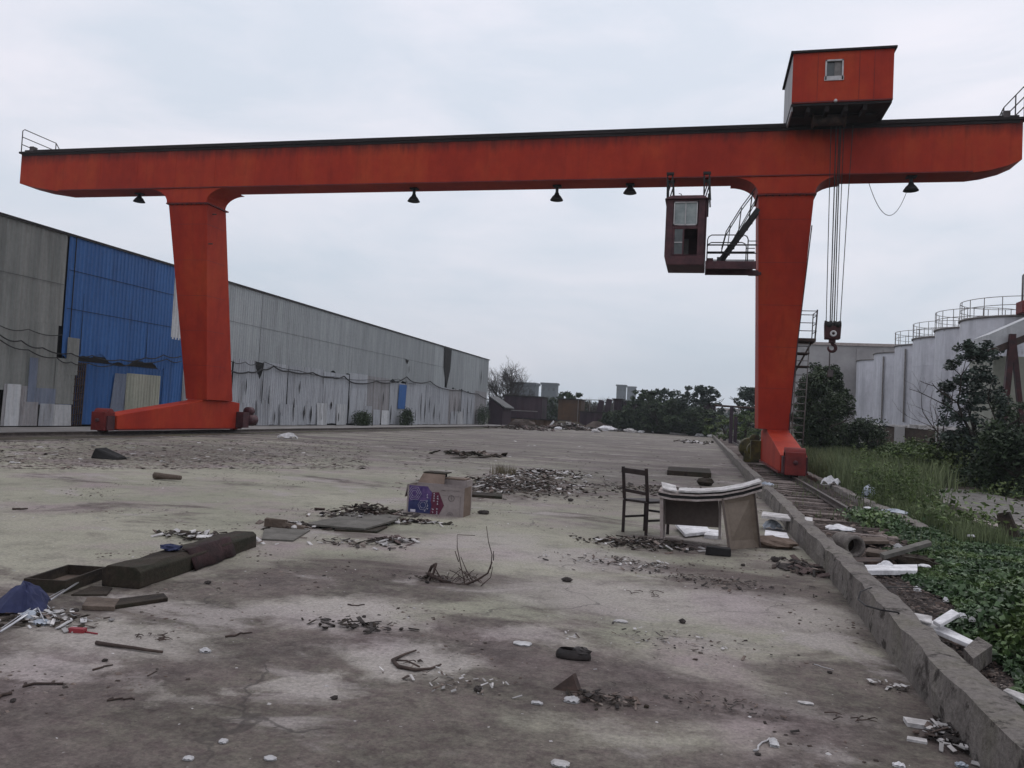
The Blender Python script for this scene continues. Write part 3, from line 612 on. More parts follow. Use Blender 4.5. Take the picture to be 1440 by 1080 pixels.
for i in range(4): m.box(xa + .5 + i * .6, xa + .62 + i * .6, y0 + .1, 28.55, za - .28, za - .09)
for x in (xa + .4, xb - .8): m.lathe((x, YF + .1, ZT + .3), [(0, -.06), (.17, -.06), (.17, .06), (0, .06)], 14, 'Y')
trl = part('trolley_frame', m, MAT['topdark'], crane)
m = MB(); m.lathe((3.9, 28.62, 12.35), [(0, -.55), (.26, -.55), (.26, -.5), (.19, -.5), (.19, .5), (.26, .5), (.26, .55), (0, .55)], 18, 'X'); part('rope_drum', m, MAT['iron'], trl)

# hook block with its ropes
hb = part('hook_block', MB().hexa([(4.06, 28.62, 4.72), (4.54, 28.62, 4.72), (4.54, 28.98, 4.72), (4.06, 28.98, 4.72), (4.04, 28.62, 5.18), (4.56, 28.62, 5.18), (4.56, 28.98, 5.18), (4.04, 28.98, 5.18)]), MAT['hookred'], crane, .02)
m = MB()
for x in (4.16, 4.44):
    m.lathe((x, 28.8, 5.2), [(0, -.12), (.17, -.12), (.17, -.07), (.13, 0), (.17, .07), (.17, .12), (0, .12)], 16, 'X')
    m.lathe((x, 28.8, 5.22), [(0, -.2), (.10, -.2), (.10, .2), (0, .2)], 12, 'Y')
part('sheave', m, MAT['black'], hb)
m = MB(); m.lathe((4.3, 28.60, 4.90), [(.05, 0), (.05, -.03), (.11, -.03), (.11, 0)], 20, 'Y'); part('swivel_ring', m, MAT['frame'], hb)
m = MB(); pts = [(4.3, 28.8, 4.74), (4.3, 28.8, 4.56)]
rs = [.05, .05]
for i in range(12):
    a = R(80) - R(285) * i / 11; pts.append((4.3 + .125 * math.cos(a), 28.8, 4.42 + .125 * math.sin(a))); rs.append(.062 - .035 * (i / 11) ** 2)
m.tube(pts, rs, 8); m.box(4.2, 4.4, 28.7, 28.9, 4.60, 4.73); part('hook', m, MAT['hookred'], hb)
for (xt, xb_, y) in ((3.98, 4.06, 28.62), (4.16, 4.2, 28.7), (4.28, 4.27, 28.8), (4.34, 4.36, 28.9), (4.72, 4.54, 28.8), (4.45, 4.44, 28.95)):
    m = MB(); m.tube([(xt, y - .05, 12.2), ((xt + xb_) / 2, y, 9), (xb_, y, 5.25)], .014 if xt in (3.98, 4.72, 4.45) else .02, 5); part('hoist_rope', m, MAT['rope'], crane)
m = MB(); m.tube([(4.24, 28.8, 4.3), (4.24, 28.8, 3.65)], .02, 5); m.box(4.2, 4.36, 28.72, 28.88, 3.42, 3.66)
part('tag_line', m, MAT['steelrail'], hb)

# operator cab
def opcab():
    x0, x1, y0, y1, z0, z1 = -1.52, -.08, 28.35, 29.95, 7.2, 9.72
    m = MB(); m.hexa([(x0 + .1, y0, z0), (x1 - .06, y0, z0), (x1, y1, z0), (x0 + .1, y1, z0), (x0, y0, z0 + .34), (x1 - .02, y0, z0 + .34), (x1, y1, z0 + .34), (x0, y1, z0 + .34)])
    cab = part('operator_cab', m, MAT['maroon'], crane, .02)
    yf = y0 + .12
    # front wall with openings: posts, bands
    m = MB()
    zf = z0 + .34
    for a, b, c_, d_ in ((x0 + .03, x0 + .26, zf, z1 - .12), (x1 - .30, x1 - .06, zf, z1 - .12), (x0 + .26, x1 - .30, 9.52, z1 - .12), (x0 + .26, x1 - .30, 8.52, 8.66), (x0 + .26, x0 + .34, zf, 8.52), (x0 + .62, x0 + .68, zf, 8.52), (x0 + .34, x0 + .62, zf, zf + .08)):
        m.box(a, b, yf, yf + .05, c_, d_)
    m.prism([(x0 + .26, yf + .0, zf), (x1 - .3, yf, zf), (x1 - .3, yf - .11, zf + .02), (x0 + .26, yf - .11, zf + .02)], (0, 0, .02))
    part('front_wall', m, MAT['maroon'], cab, .01)
    m = MB(); m.box(x0, x0 + .04, yf + .06, y1 - .02, zf, z1 - .12); m.box(x1 - .04, x1, yf + .06, y1 - .02, zf, z1 - .12); m.box(x0 + .04, x1 - .04, y1 - .06, y1 - .02, zf, 8.95)
    m.box(x0 + .04, x1 - .04, y1 - .06, y1 - .02, 9.45, z1 - .12); m.box(x0 + .04, x0 + .4, y1 - .06, y1 - .02, 8.95, 9.45); m.box(x1 - .4, x1 - .04, y1 - .06, y1 - .02, 8.95, 9.45)
    part('side_wall', m, MAT['maroon'], cab)
    m = MB(); m.hexa([(x0 - .05, y0 + .02, z1 - .118), (x1 + .04, y0 + .02, z1 - .118), (x1 + .04, y1 + .03, z1 - .118), (x0 - .05, y1 + .03, z1 - .118), (x0 + .18, y0 + .15, z1 + .03), (x1 - .16, y0 + .15, z1 + .03), (x1 - .16, y1 - .1, z1 + .03), (x0 + .18, y1 - .1, z1 + .03)]); part('roof', m, MAT['maroon'], cab)
    m = MB()
    a, b, c_, d_ = x0 + .28, x1 - .33, 8.66, 9.5
    for q in ((a, a + .035, c_, d_), (b - .035, b, c_, d_), ((a + b) / 2 - .015, (a + b) / 2 + .015, c_, d_), (a, b, c_, c_ + .035), (a, b, d_ - .035, d_)): m.box(q[0], q[1], yf - .035, yf - .003, q[2], q[3])
    m.box(x0 + .34, x0 + .62, yf - .02, yf - .003, 8.02, 8.05)
    w = part('window_frame', m, MAT['frame'], cab)
    m = MB(); m.box(a + .03, b - .03, yf + .012, yf + .02, c_ + .03, d_ - .03); part('window_pane', m, MAT['paleglass'], cab)
    m = MB(); m.box(x0 + .34, x0 + .62, yf + .02, yf + .03, zf + .08, 8.52); part('window_pane', m, MAT['glass'], cab)
    m = MB(); m.box(x0 + .42, x0 + .82, y0 + .75, y0 + 1.15, zf + .2, zf + .32); m.box(x0 + .42, x0 + .82, y0 + 1.12, y0 + 1.2, zf + .3, zf + .85); m.box(x0 + .57, x0 + .67, y0 + .9, y0 + 1.0, zf, zf + .2); m.box(x0 + .45, x0 + .62, y0 + .35, y0 + .5, zf, zf + .48)
    part('seat', m, MAT['galv'], cab)
    for x in (x0 + .08, x1 - .06):
        for yy in (y0 + .35, y1 - .3):
            m = MB(); m.bar((x - .07, yy, z1 - .1), (x - .09, yy, ZB - .0), .055); m.bar((x + .16, yy, z1 - .1), (x + .08, yy, ZB), .055); m.bar((x - .07, yy, z1 + .1), (x + .1, yy, ZB - .2), .04); m.box(x - .13, x + .14, yy - .06, yy + .06, ZB - .09, ZB - .003)
            part('hanger', m, MAT['black'], cab)
    m = MB(); m.tube([(x0 + .55, y0 + .3, z1), (x0 + .5, y0 + .3, z1 + .12), (x0 + .42, y0 + .3, z1 + .14)], .015, 5); m.box(x1 + .0, x1 + .05, y0 + .9, y0 + 1.0, z1 - .55, z1 + .3); part('bracket', m, MAT['black'], cab)
    # walkway to the leg
    m = MB(); m.box(x1 + .01, 1.68, 28.7, 28.78, 7.14, 7.42); m.box(x1 + .01, 1.64, 29.9, 29.98, 7.14, 7.42); m.box(x1 + .01, 1.68, 28.78, 29.9, 7.36, 7.41); m.box(1.5, 1.95, 29.98, 30.2, 7.16, 7.34)
    wk = part('walkway', m, MAT['maroon'], crane)
    for yy in (28.74, 29.94):
        m = MB(); r = .02
        m.tube([(x1 + .06, yy, 7.42), (x1 + .06, yy, 8.2), (x1 + .1, yy, 8.3), (x1 + .2, yy, 8.36), (1.22, yy, 8.36), (1.33, yy, 8.31), (1.38, yy, 8.2), (1.38, yy, 7.42)], r)
        m.tube([(x1 + .06, yy, 8.0), (1.69, yy, 8.0)], .026); m.tube([(x1 + .06, yy, 7.7), (1.69, yy, 7.7)], .02); m.tube([(1.38, yy, 8.14), (1.69, yy, 8.14)], .016)
        m.box(.33, .42, yy - .04, yy + .04, 7.42, 7.56)
        part('railing', m, MAT['black'], wk)
    m = MB(); m.box(x1 + .04, x1 + .28, 28.9, 29.3, 7.42, 7.56); part('junction_box', m, MAT['maroon'], wk)
    # steep stair from the walkway up beside the leg
    m = MB()
    for yy in (29.05, 29.55): m.bar((.40, yy, 7.42), (1.70, yy, 9.38), .05, .17)
    for i in range(8): m.box(.46 + i * .15, .64 + i * .15, 29.07, 29.53, 7.55 + i * .23, 7.58 + i * .23)
    s_ = part('stair', m, MAT['black'], crane)
    m = MB()
    for yy in (28.98, 29.62):
        m.tube([(.48, yy, 7.9), (.62, yy, 8.55), (1.12, yy, 9.45), (1.56, yy, 10.1)], .02); m.tube([(.5, yy, 7.5), (1.62, yy, 9.75)], .018)
        for i in range(3): m.tube([(.68 + i * .36, yy, 7.85 + i * .54), (.76 + i * .36, yy, 8.85 + i * .56)], .014)
    part('handrail', m, MAT['black'], s_)
opcab()

# ladder and landing on the outer side of the right leg
m = MB(); xl = 3.35
for yy, xo in ((31.35, 0), (31.35, .42)): m.tube([(xl + xo, yy, .7), (xl + .08 + xo, yy - .25, 4.95)], .02)
for i in range(16): z = .9 + i * .27; m.tube([(xl + .01 * i / 2, 31.35 - .015 * i, z), (xl + .42 + .01 * i / 2, 31.35 - .015 * i, z)], .014)
ld = part('ladder', m, MAT['galv'], crane)
m = MB(); m.box(3.2, 4.05, 30.9, 31.9, 4.85, 4.97); m.box(3.2, 3.85, 30.95, 31.8, 3.9, 3.94); m.box(3.2, 3.85, 30.95, 31.8, 4.4, 4.44); m.bar((3.25, 31.4, 3.4), (3.95, 31.4, 4.85), .06)
lan = part('landing', m, MAT['iron'], ld)
m = MB(); m.tube([(4.02, 30.95, 4.95), (4.07, 30.95, 6.05)], .028); m.tube([(4.02, 31.85, 4.95), (4.04, 31.85, 6.0)], .02)
for z in (5.25, 5.55, 5.85, 6.0): m.tube([(3.2, 30.95, z), (4.07, 30.95, z), (4.04, 31.85, z)], .016)
part('railing', m, MAT['steelrail'], lan)
m = MB(); m.tube([(3.20, 30.75, 1.5), (3.32, 30.2, 4.6), (3.6, 29.6, 8.9)], .02, 5); m.tube([(3.22, 29.2, .9), (3.24, 30.9, 1.5), (3.2, 30.9, 3.4)], .02, 5); part('conduit', m, MAT['maroon'], legR)
m = MB()
for z, x in ((9.6, -21.05), (8.3, -21.15)): m.tube([(x, 29.8, z), (x + .2, 29.8, z)], .03, 5)
part('peg', m, MAT['iron'], legL)

# ================================================================== LONG SHED
SX = -27.3; STOP = 8.5
shed = root('metal_shed', (SX, 60, 0), 'long patched corrugated metal shed with a blue bay, along the left side of the yard', 'shed')
def sheetpanel(y0, y1, z0, z1, dx=0, lean=0, pitch=.24, amp=.022, skew=0, ragged=0, rnd=random):
    n = max(2, int(round((y1 - y0) / pitch))); V = []; m = MB(); prof = [(0, 0), (.28, 0), (.42, 1), (.72, 1), (.86, 0)]
    row = []
    for i in range(n):
        for a, b in prof: row.append((y0 + (i + a) * (y1 - y0) / n, b))
    row.append((y1, 0)); k = len(row); rz = 0
    for j, z in enumerate((z0, (z0 + z1) / 2, z1)):
        for y, b in row:
            q = j / 2; zz = z
            if j == 0 and ragged: zz = z + ragged * (math.sin(y * 2.1) * .5 + math.sin(y * 5.3 + 1) * .3)
            V.append((SX + dx + b * amp + lean * (1 - q), y + skew * q, zz))
    Fc = [(j * k + i, j * k + i + 1, (j + 1) * k + i + 1, (j + 1) * k + i) for j in range(2) for i in range(k - 1)]
    return m.add(V, Fc)
def W_(px, py):
    p = AX(px, py, SX); return float(p[1]), float(p[2])
def wp(x0, x1, z0, z1, mat, dx=0, name='wall_sheet', **k):
    y0 = W_(x0, 560)[0]; y1 = W_(x1, 560)[0]; return part(name, sheetpanel(y0, y1, z0, z1, dx, **k), MAT[mat], shed)
# dark backing, painted as the unlit inside behind the gaps, frame, roof
m = MB(); m.box(SX - .35, SX - .2, 12, 98.9, 0, STOP - .1); part('dark_backing', m, MAT['void'], shed)
m = MB(); m.prism([(SX + .12, 12, STOP), (SX - 16, 12, STOP + 1.6), (SX - 32, 12, STOP), (SX - 32, 12, STOP - .12), (SX - 16, 12, STOP + 1.48), (SX + .12, 12, STOP - .1)], (0, 87.2, 0)); part('roof', m, MAT['roof'], shed)
m = MB(); m.box(SX - 32, SX - .36, 98.6, 98.85, 0, STOP - .1); part('end_wall', m, MAT['grey'], shed)
m = MB(); m.box(SX + .02, SX + .13, 12, 99.2, STOP - .07, STOP - .002); part('eaves_trim', m, MAT['topdark'], shed)
# upper cladding
rp = random.Random(4)
y = 13.0
while y < 28.5:
    y2 = min(y + 3.1, 28.62); part('upper_sheet', sheetpanel(y, y2 + .05, 4.35 + rp.uniform(-.1, .1), STOP - .06, rp.uniform(0, .02)), MAT['greynear'], shed); y = y2
part('upper_sheet', sheetpanel(28.62, 35.75, 3.15, STOP - .03, .035, ragged=.32), MAT['blue'], shed, label='tall blue corrugated sheet of the upper wall')
part('upper_sheet', sheetpanel(35.8, 37.2, 4.6, STOP - .06, .01), MAT['white'], shed)
y = 37.2
while y < 98.8:
    w = rp.uniform(5.5, 8.5); y2 = min(y + w, 98.95)
    if 98.95 - y2 < 3: y2 = 98.95
    if y < 81.3 < y2: y2 = 81.35
    part('upper_sheet', sheetpanel(y, y2, 3.9 + rp.uniform(-.12, .15), STOP - .06, rp.uniform(0, .03), ragged=.2), MAT['grey'], shed)
    y = y2 + (.75 if abs(y2 - 81.35) < .01 else .0)
m = MB()
for z_ in (5.2, 6.9): m.box(SX + .062, SX + .072, 28.7, 35.7, z_, z_ + .02)
m.box(SX + .06, SX + .075, 28.95, 29.0, 3.2, 8.4); part('lap_seam', m, MAT['void'], shed)
m = MB()
for z_ in (6.2,): m.box(SX + .045, SX + .055, 14, 28.5, z_, z_ + .018); m.box(SX + .055, SX + .065, 37.3, 81, z_, z_ + .014)
part('lap_seam', m, MAT['roof'], shed)
for y_, z0_, z1_, w_ in ((29.6, 3.2, 6.0, .05), (33.9, 3.4, 5.2, .04), (21.4, 4.5, 6.4, .03), (23.4, 4.5, 6.6, .03), (25.2, 4.5, 6.0, .03)):
    m = MB(); m.prism([(SX + .07, y_, z0_), (SX + .07, y_ + w_, z0_ + .1), (SX + .07, y_ + w_ * .3, z1_)], (.01, 0, 0)); part('split', m, MAT['void'], shed)
# blue bay, lower part
m = MB(); m.box(SX + .0235, SX + .033, 28.7, 35.6, 2.95, 3.24); part('gap_shade', m, MAT['void'], shed)  # dark strip painted as the shaded gap under the torn sheet
part('lower_sheet', sheetpanel(28.7, 36.9, .1, 4.7, .0), MAT['blue'], shed, label='blue sheeting at the foot of the blue bay')
part('lower_sheet', sheetpanel(35.3, 37.1, .1, 3.6, .05, skew=.1), MAT['blue'], shed)
def lp(x0, x1, zt, mat, dx, zb=.05, skew=0, lean=0, **k):
    part('lower_sheet', sheetpanel(W_(x0, 570)[0], W_(x1, 570)[0], zb, zt, dx, lean=lean, skew=skew, **k), MAT[mat], shed)
lp(152, 175, 2.55, 'paleblue', .06, skew=.25, zb=.3); lp(173, 221, 2.6, 'cream', .09, zb=.5, pitch=.2)
# near lower patchwork
y = 13.0
while y < 28:
    y2 = y + rp.uniform(1.8, 2.8); part('lower_sheet', sheetpanel(y, min(y2, 28.35), 1.5, 4.42 + rp.uniform(-.05, .15), .04 + rp.uniform(0, .02)), MAT['greynear'], shed); y = y2
lp(0, 12, 1.75, 'rusty', .08, skew=.05); lp(4, 24, 1.75, 'white', .12, skew=.03, pitch=.3); lp(24, 34, 1.7, 'rusty', .1); lp(34, 46, 2.9, 'paleblue', .115, zb=1.0); lp(26, 50, 1.05, 'rusty', .14)
lp(44, 74, 1.65, 'paleblue', .12, zb=.95); lp(51, 71, 1.0, 'pale', .16, skew=.03); lp(71, 98, .98, 'white', .15, skew=-.08, pitch=.3); lp(72, 100, 3.0, 'greynear', .09, zb=1.0); lp(86, 103, 3.95, 'greynear', .1, zb=2.3)
y = 13.0
while y < 24.9:
    y2 = y + rp.uniform(.9, 1.7); part('lower_sheet', sheetpanel(y, y2 - .05, .05, rp.uniform(1.3, 1.8), .1, skew=rp.uniform(-.05, .05)), MAT[rp.choice(['white', 'rusty', 'pale'])], shed); y = y2
# mesh gate gap at px 98..115
m = MB(); y0, y1 = W_(98, 570)[0], W_(114, 570)[0]
for i in range(6):
    yy = y0 + (y1 - y0) * i / 5; m.bar((SX + .05, yy, .05), (SX + .05, yy + .05, 2.9), .05)
for i in range(9): m.bar((SX + .09, y0, .2 + i * .32), (SX + .09, y1, .3 + i * .32), .035)
part('mesh_gate', m, MAT['iron'], shed)
# lower wall beyond the crane leg
y = 36.9; prev = None
while y < 98.6:
    w = rp.uniform(2.2, 4.6) * (1 if y < 60 else 1.3); y2 = min(y + w, 98.9)
    mt = rp.choices(['pale', 'pale', 'pale', 'rusty', 'white', 'grey'], [5, 4, 3, 2, 2, 1])[0]
    if 70 < y < 81: mt = rp.choice(['rusty', 'pale', 'grey', 'pale'])
    mt = {'grey': 'pale', 'white': 'rusty'}.get(mt, mt)
    gap = rp.choice([0, 0, .06, .1, .16]); top = 3.95 + rp.uniform(-.1, .25)
    if mt == 'blue': y2 = y + 1.3; top = 3.35
    part('lower_sheet', sheetpanel(y, y2 - gap, .05 + rp.choice([0, 0, .08]), top, .05 + rp.uniform(0, .05), lean=rp.uniform(0, .06), skew=rp.uniform(-.06, .06), ragged=.03), MAT[mt], shed)
    y = y2
part('patch_sheet', sheetpanel(67.6, 69.5, 1.5, 3.75, .20, skew=.15), MAT['blue'], shed, label='single blue patch sheet on the pale lower wall')
# a second row of short patch sheets low on the wall
for y in (41.5, 44.2, 47, 52.2, 55.3, 58.6, 60.4, 62.2, 64, 71, 83.5, 86, 90):
    part('patch_sheet', sheetpanel(y, y + rp.uniform(1.4, 2.4), .03, rp.uniform(1.2, 1.7), .16, lean=.05, skew=rp.uniform(-.1, .1), pitch=.32, amp=.035), MAT[rp.choice(['white', 'pale', 'pale'])], shed)
# dark plates painted as the shade inside torn openings
for (xa_, xb_, ya, yb) in ((357, 368, 508, 533), (624, 631, 489, 546), (569, 573, 505, 512)):
    q0 = W_(xa_, ya); q1 = W_(xb_, yb); m = MB(); zt = q0[1] if ya != 489 else 8.38
    m.prism([(SX + .085, q0[0], zt), (SX + .085, q1[0], zt - .05), (SX + .085, q1[0] - .1, (zt + q1[1]) / 2), (SX + .085, (q0[0] + q1[0]) / 2 + .1, q1[1]), (SX + .085, q0[0] + .15, (zt + q1[1]) / 2 + .1)], (.03, 0, 0))
    part('gap_shade', m, MAT['void'], shed)
# dark vertical splits in the lower wall
for px, z0, z1 in ((332, .2, 1.6), (341, 1.9, 2.9), (384, .1, 1.0), (410, .1, 1.9), (417, 2.2, 3.1), (474, .1, 1.0), (488, .4, 2.4), (520, .1, 1.1), (536, 1.7, 2.9), (548, .1, 1.8), (583, .2, 1.5), (590, .4, 3.2), (609, .2, 2.2), (617, .1, 1.6), (650, .2, 1.9), (661, .6, 3.3), (668, .1, 1.8), (364, .6, 3.6), (374, .6, 2.6), (393, .1, 1.3), (425, .3, 1.4), (435, .1, 1.4), (449, .1, .9), (463, 1.2, 1.8), (570, 4.9, 5.6), (596, .2, 2.6), (602, 1.2, 2.9), (638, .3, 3.2), (644, .5, 3.0), (656, .2, 3.2), (673, 5.0, 6.8), (630, .2, 3.6)):
    yy = W_(px, 560)[0]; m = MB(); w = rp.uniform(.07, .16)
    m.prism([(SX + .19, yy, z0), (SX + .19, yy + w, (z0 + z1) / 2), (SX + .19, yy + w * .3, z1), (SX + .19, yy - w * .5, (z0 + z1) / 2 + .1)], (.012, 0, 0)); part('split', m, MAT['void'], shed)
# cables strung along the wall
def wallcable(pp, r, label, dx=.26):
    pts = []
    for i in range(len(pp) - 1):
        (x0_, y0_), (x1_, y1_) = pp[i], pp[i + 1]; a = AX(x0_, y0_, SX + dx); b = AX(x1_, y1_, SX + dx); n = 6
        for k in range(n):
            q = k / n; p = a + (b - a) * q; p[2] -= math.sin(q * math.pi) * .12; pts.append(p)
    pts.append(AX(*pp[-1], SX + dx)); m = MB(); m.tube(pts, r, 5); return solo('power_cable', m, MAT['black'], label, 'cable', 'cables strung along the shed wall')
wallcable([(324, 521), (350, 523), (368, 519), (385, 515), (406, 522), (440, 524), (468, 531), (484, 529), (500, 539), (530, 536), (552, 538), (572, 530), (585, 538), (605, 536), (622, 546), (650, 549), (672, 554), (690, 563)], .05, 'thick black cable sagging along the shed wall right of the crane leg')
wallcable([(0, 471), (30, 479), (60, 489), (100, 497), (130, 500), (170, 506), (205, 503), (230, 499), (255, 501)], .028, 'upper black cable running from the grey on to the blue bay of the shed')
wallcable([(0, 478), (40, 492), (80, 503), (100, 509), (125, 511), (160, 513), (190, 509), (235, 505), (255, 508)], .024, 'thinner black cable below the upper one on the grey and blue bays of the shed')
wallcable([(0, 458), (40, 463), (88, 471)], .02, 'short cable just under the upper grey sheets at the near end of the shed')
wallcable([(325, 508), (345, 509), (359, 512), (372, 509), (420, 521), (470, 530), (520, 534), (560, 533), (585, 540)], .022, 'thin cable dipping just above the thick one on the far shed wall')
# shrubs at the shed's foot
for px, py, w, h, lb in ((508, 600, 2.6, 1.2, 'round dark shrub against the pale shed wall'), (570, 598, 1.6, 1.7, 'small narrow dark shrub below the blue patch of the shed wall'), (679, 597, 3.2, 2.4, 'dark shrub at the far corner of the shed')):
    c = AX(px, py, SX + .9); t = root('shrub', (c[0], c[1], 0), lb, 'shrub')
    cl = [((c[0] + rp.uniform(-.2, .2), c[1] + rp.uniform(-w / 3, w / 3), h * rp.uniform(.25, .6)), (.4, w * .3, h * .42), 500) for _ in range(5)]
    part('foliage', crown(cl, .13), MAT['leaf'], t); m = MB(); branch(m, (c[0], c[1], 0), (0, 0, 1), h * .5, .04, 2, random.Random(2)); part('stem', m, MAT['bark'], t)

# ================================================================== STORAGE TANKS at right
def tank_center(px, X, r, z):
    """centre on the line x = X whose left outline falls on the direction of column px"""
    d = ray(px, 590); ang = math.atan2(d[0], d[1]); lo, hi = 20, 400
    for _ in range(60):
        y = (lo + hi) / 2; a = math.atan2(X, y) - math.asin(r / math.hypot(X, y))
        if a > ang: lo = y
        else: hi = y
    return y
def railring(c, r, z, h, n, mat, parent, nm='railing', tube=.028):
    m = MB()
    for hh in (h, h * .55): m.tube([(c[0] + r * math.cos(2 * math.pi * k / 36), c[1] + r * math.sin(2 * math.pi * k / 36), z + hh) for k in range(37)], tube, 4, cap=False)
    for k in range(n):
        a = 2 * math.pi * k / n; m.tube([(c[0] + r * math.cos(a), c[1] + r * math.sin(a), z), (c[0] + r * math.cos(a), c[1] + r * math.sin(a), z + h)], tube * 1.1, 4)
    return part(nm, m, mat, parent)
TL = [(1345.6, 3.5, 10.5, 1.5, 'nearest of the grey storage tanks, cut by the right edge of the photo'),
      (1311, 3.1, 10.5, 1.6, 'second grey storage tank from the right edge of the photo'),
      (1280, 3.1, 10.5, 1.5, 'third grey storage tank from the right edge, with a ringed railing'),
      (1255, 3.1, 10.5, 1.5, 'fourth grey storage tank from the right edge, last of those with a railing'),
      (1226, 3.2, 10.3, 0, 'grey storage tank with a flat lid and rust run, just left of the railed tanks'),
      (1202, 3.2, 10.3, 0, 'pale flat topped storage tank, second from the far left end of the row'),
      (1179.5, 3.2, 10.2, 0, 'farthest storage tank at the left end of the row, beside the dark bush')]
for px, r, T, rh, lb in TL:
    X = 19.0 + r - (0 if px > 1240 else .6); cy = tank_center(px, X, r, T); z0 = 2.15
    if px > 1340: X = 22.6; cy = tank_center(px, X, r, T)
    t = root('storage_tank', (X, cy, z0), lb, 'tank', 'row of grey storage tanks behind the bushes')
    m = MB(); m.lathe((X, cy, 0), [(r, -.2), (r, T - .1)], 64); [m.lathe((X, cy, 0), [(r + .002, z_), (r + .025, z_ + .03), (r + .002, z_ + .06)], 64) for z_ in (z0 + 1.9, z0 + 3.8, z0 + 5.7)]; part('shell', m, MAT['tank'], t)
    m = MB(); m.lathe((X, cy, 0), [(r + .01, T - .14), (r + .13, T - .12), (r + .13, T), (r * .9, T + .05), (0, T + .5 if rh else T + .08)], 56); part('lid', m, MAT['galv'], t)
    if rh: railring((X, cy), r + .02, T, rh * .9, 18, MAT['galv'], t)
    m = MB(); a = R(215); px_, py_ = X + (r + .05) * math.cos(a), cy + (r + .05) * math.sin(a)
    if px in (1226, 1255): m.box(px_ - .09, px_ + .03, py_ - .2, py_ - .02, z0 + .6, T - .5); part('downpipe', m, MAT['galv'], t)
# small vent and posts on the nearest tank
p = A(1437, 450, 62)
t = root('vent_housing', (float(p[0]), 62, 10.4), 'small dark red housing with a post on top of the nearest storage tank', 'vent')
m = MB(); m.box(p[0] - .2, p[0] + 1.2, 61.4, 62.6, 10.5, 11.35); part('housing', m, MAT['darkred'], t, .03)
m = MB(); m.tube([(p[0], 62, 11.3), (p[0], 62, 13.2), (p[0] + .3, 62, 13.5)], .07, 6); m.tube([(p[0] + .5, 62, 11.3), (p[0] + .5, 62, 12.6)], .05, 5); part('post', m, MAT['galv'], t)
# big warehouse beyond
a = A(1108, 483, 108); b = A(1300, 490, 108); zt = float((a[2] + b[2]) / 2)
t = root('warehouse', (float(a[0]), 108, 0), 'large pale flat topped warehouse behind the storage tanks, beyond the crane hook', 'warehouse')
m = MB(); m.box(a[0], b[0] + 8, 108, 150, 0, zt); part('wall', m, MAT['warehouse'], t)
m = MB(); m.box(a[0] - .2, b[0] + 8.2, 107.8, 150.2, zt + .003, zt + .35); part('parapet', m, MAT['boardedge'], t)
m = MB(); 
for i in range(6): m.box(a[0] + 2 + i * 3.2, a[0] + 2.5 + i * 3.2, 107.86, 107.997, 0, zt - .4)
part('pilaster', m, MAT['warehouse'], t)
# retaining wall below the tanks
a = A(1196, 603, 60); b = A(1440, 603, 44); m = MB()
m.hexa([(a[0], 60, -.1), (26, 50, -.1), (26, 50.5, -.1), (a[0], 60.5, -.1), (a[0], 60, 2.0), (26, 50, 2.0), (26, 50.5, 2.0), (a[0], 60.5, 2.0)])
t = root('retaining_wall', (float(a[0]), 60, 0), 'stained brown retaining wall under the storage tanks', 'wall')
part('wall', m, MAT['brownwall'], t)
m = MB(); L_ = (26 - a[0])
for i in range(5):
    q = .02 + i * .14; m.box(a[0] + L_ * q, a[0] + L_ * (q + .035), 60 - 10 * q - .6, 60 - 10 * q - .1, 0, 2.06)
part('buttress', m, MAT['warehouse'], t)
m = MB()
for i in range(26):
    q = i / 26; m.obox((a[0] + L_ * q, 60 - 10 * q + .1, 2.1), (rp.uniform(.3, .9), .4, rp.uniform(.08, .3)), (0, 0, rp.uniform(-.3, .3)), .04)
part('coping_stones', m, MAT['dirtyfoam'], t)
m = MB(); m.add([(a[0] - .5, 60.4, 2.08), (60, 38, 2.08), (60, 190, 2.08), (a[0] - .5, 190, 2.08)], [(0, 1, 2, 3)]); m.add([(a[0] - .5, 60.4, 2.08), (a[0] - .5, 190, 2.08), (a[0] - 3, 190, -.1), (a[0] - 3, 60.4, -.1)], [(0, 1, 2, 3)]); setting('tank_terrace', m, MAT['soil'])
# inclined conveyor gallery at the right edge
y = 40.0; a = A(1392, 497, y); b = A(1475, 462, y)
t = root('conveyor_gallery', (float(a[0]), y, 0), 'pale inclined conveyor gallery on dark red struts at the right edge of the photo', 'gallery')
u = A(1392, 470, y); v = A(1475, 434, y)
m = MB(); m.hexa([(a[0], y, a[2]), (b[0], y, b[2]), (b[0], y + 2.2, b[2]), (a[0], y + 2.2, a[2]), (u[0], y, u[2]), (v[0], y, v[2]), (v[0], y + 2.2, v[2]), (u[0], y + 2.2, u[2])]); part('panel', m, MAT['white'], t)
m = MB(); m.bar((a[0] - .1, y - .1, a[2] - .0), (b[0], y - .1, b[2] - .0), .18, .3); m.bar((a[0] - .1, y + 2.2, a[2]), (b[0], y + 2.2, b[2]), .18, .3); part('beam', m, MAT['iron'], t)
s0 = A(1424, 470, y - .25); s1 = A(1405, 600, y - .25); s2 = A(1446, 600, y - .25)
m = MB(); m.bar(s0, (s1[0], y - .25, 0), .24, .24); part('strut', m, MAT['hookred'], t)
m = MB(); m.bar(s0, (s2[0], y - .25, 0), .2, .2); part('strut', m, MAT['hookred'], t)
wl0 = A(1396, 500, y + 2.6); m = MB(); m.box(wl0[0], wl0[0] + 9, y + 2.5, y + 6, 0, 5.6); part('lower_wall', m, MAT['cream'], t)

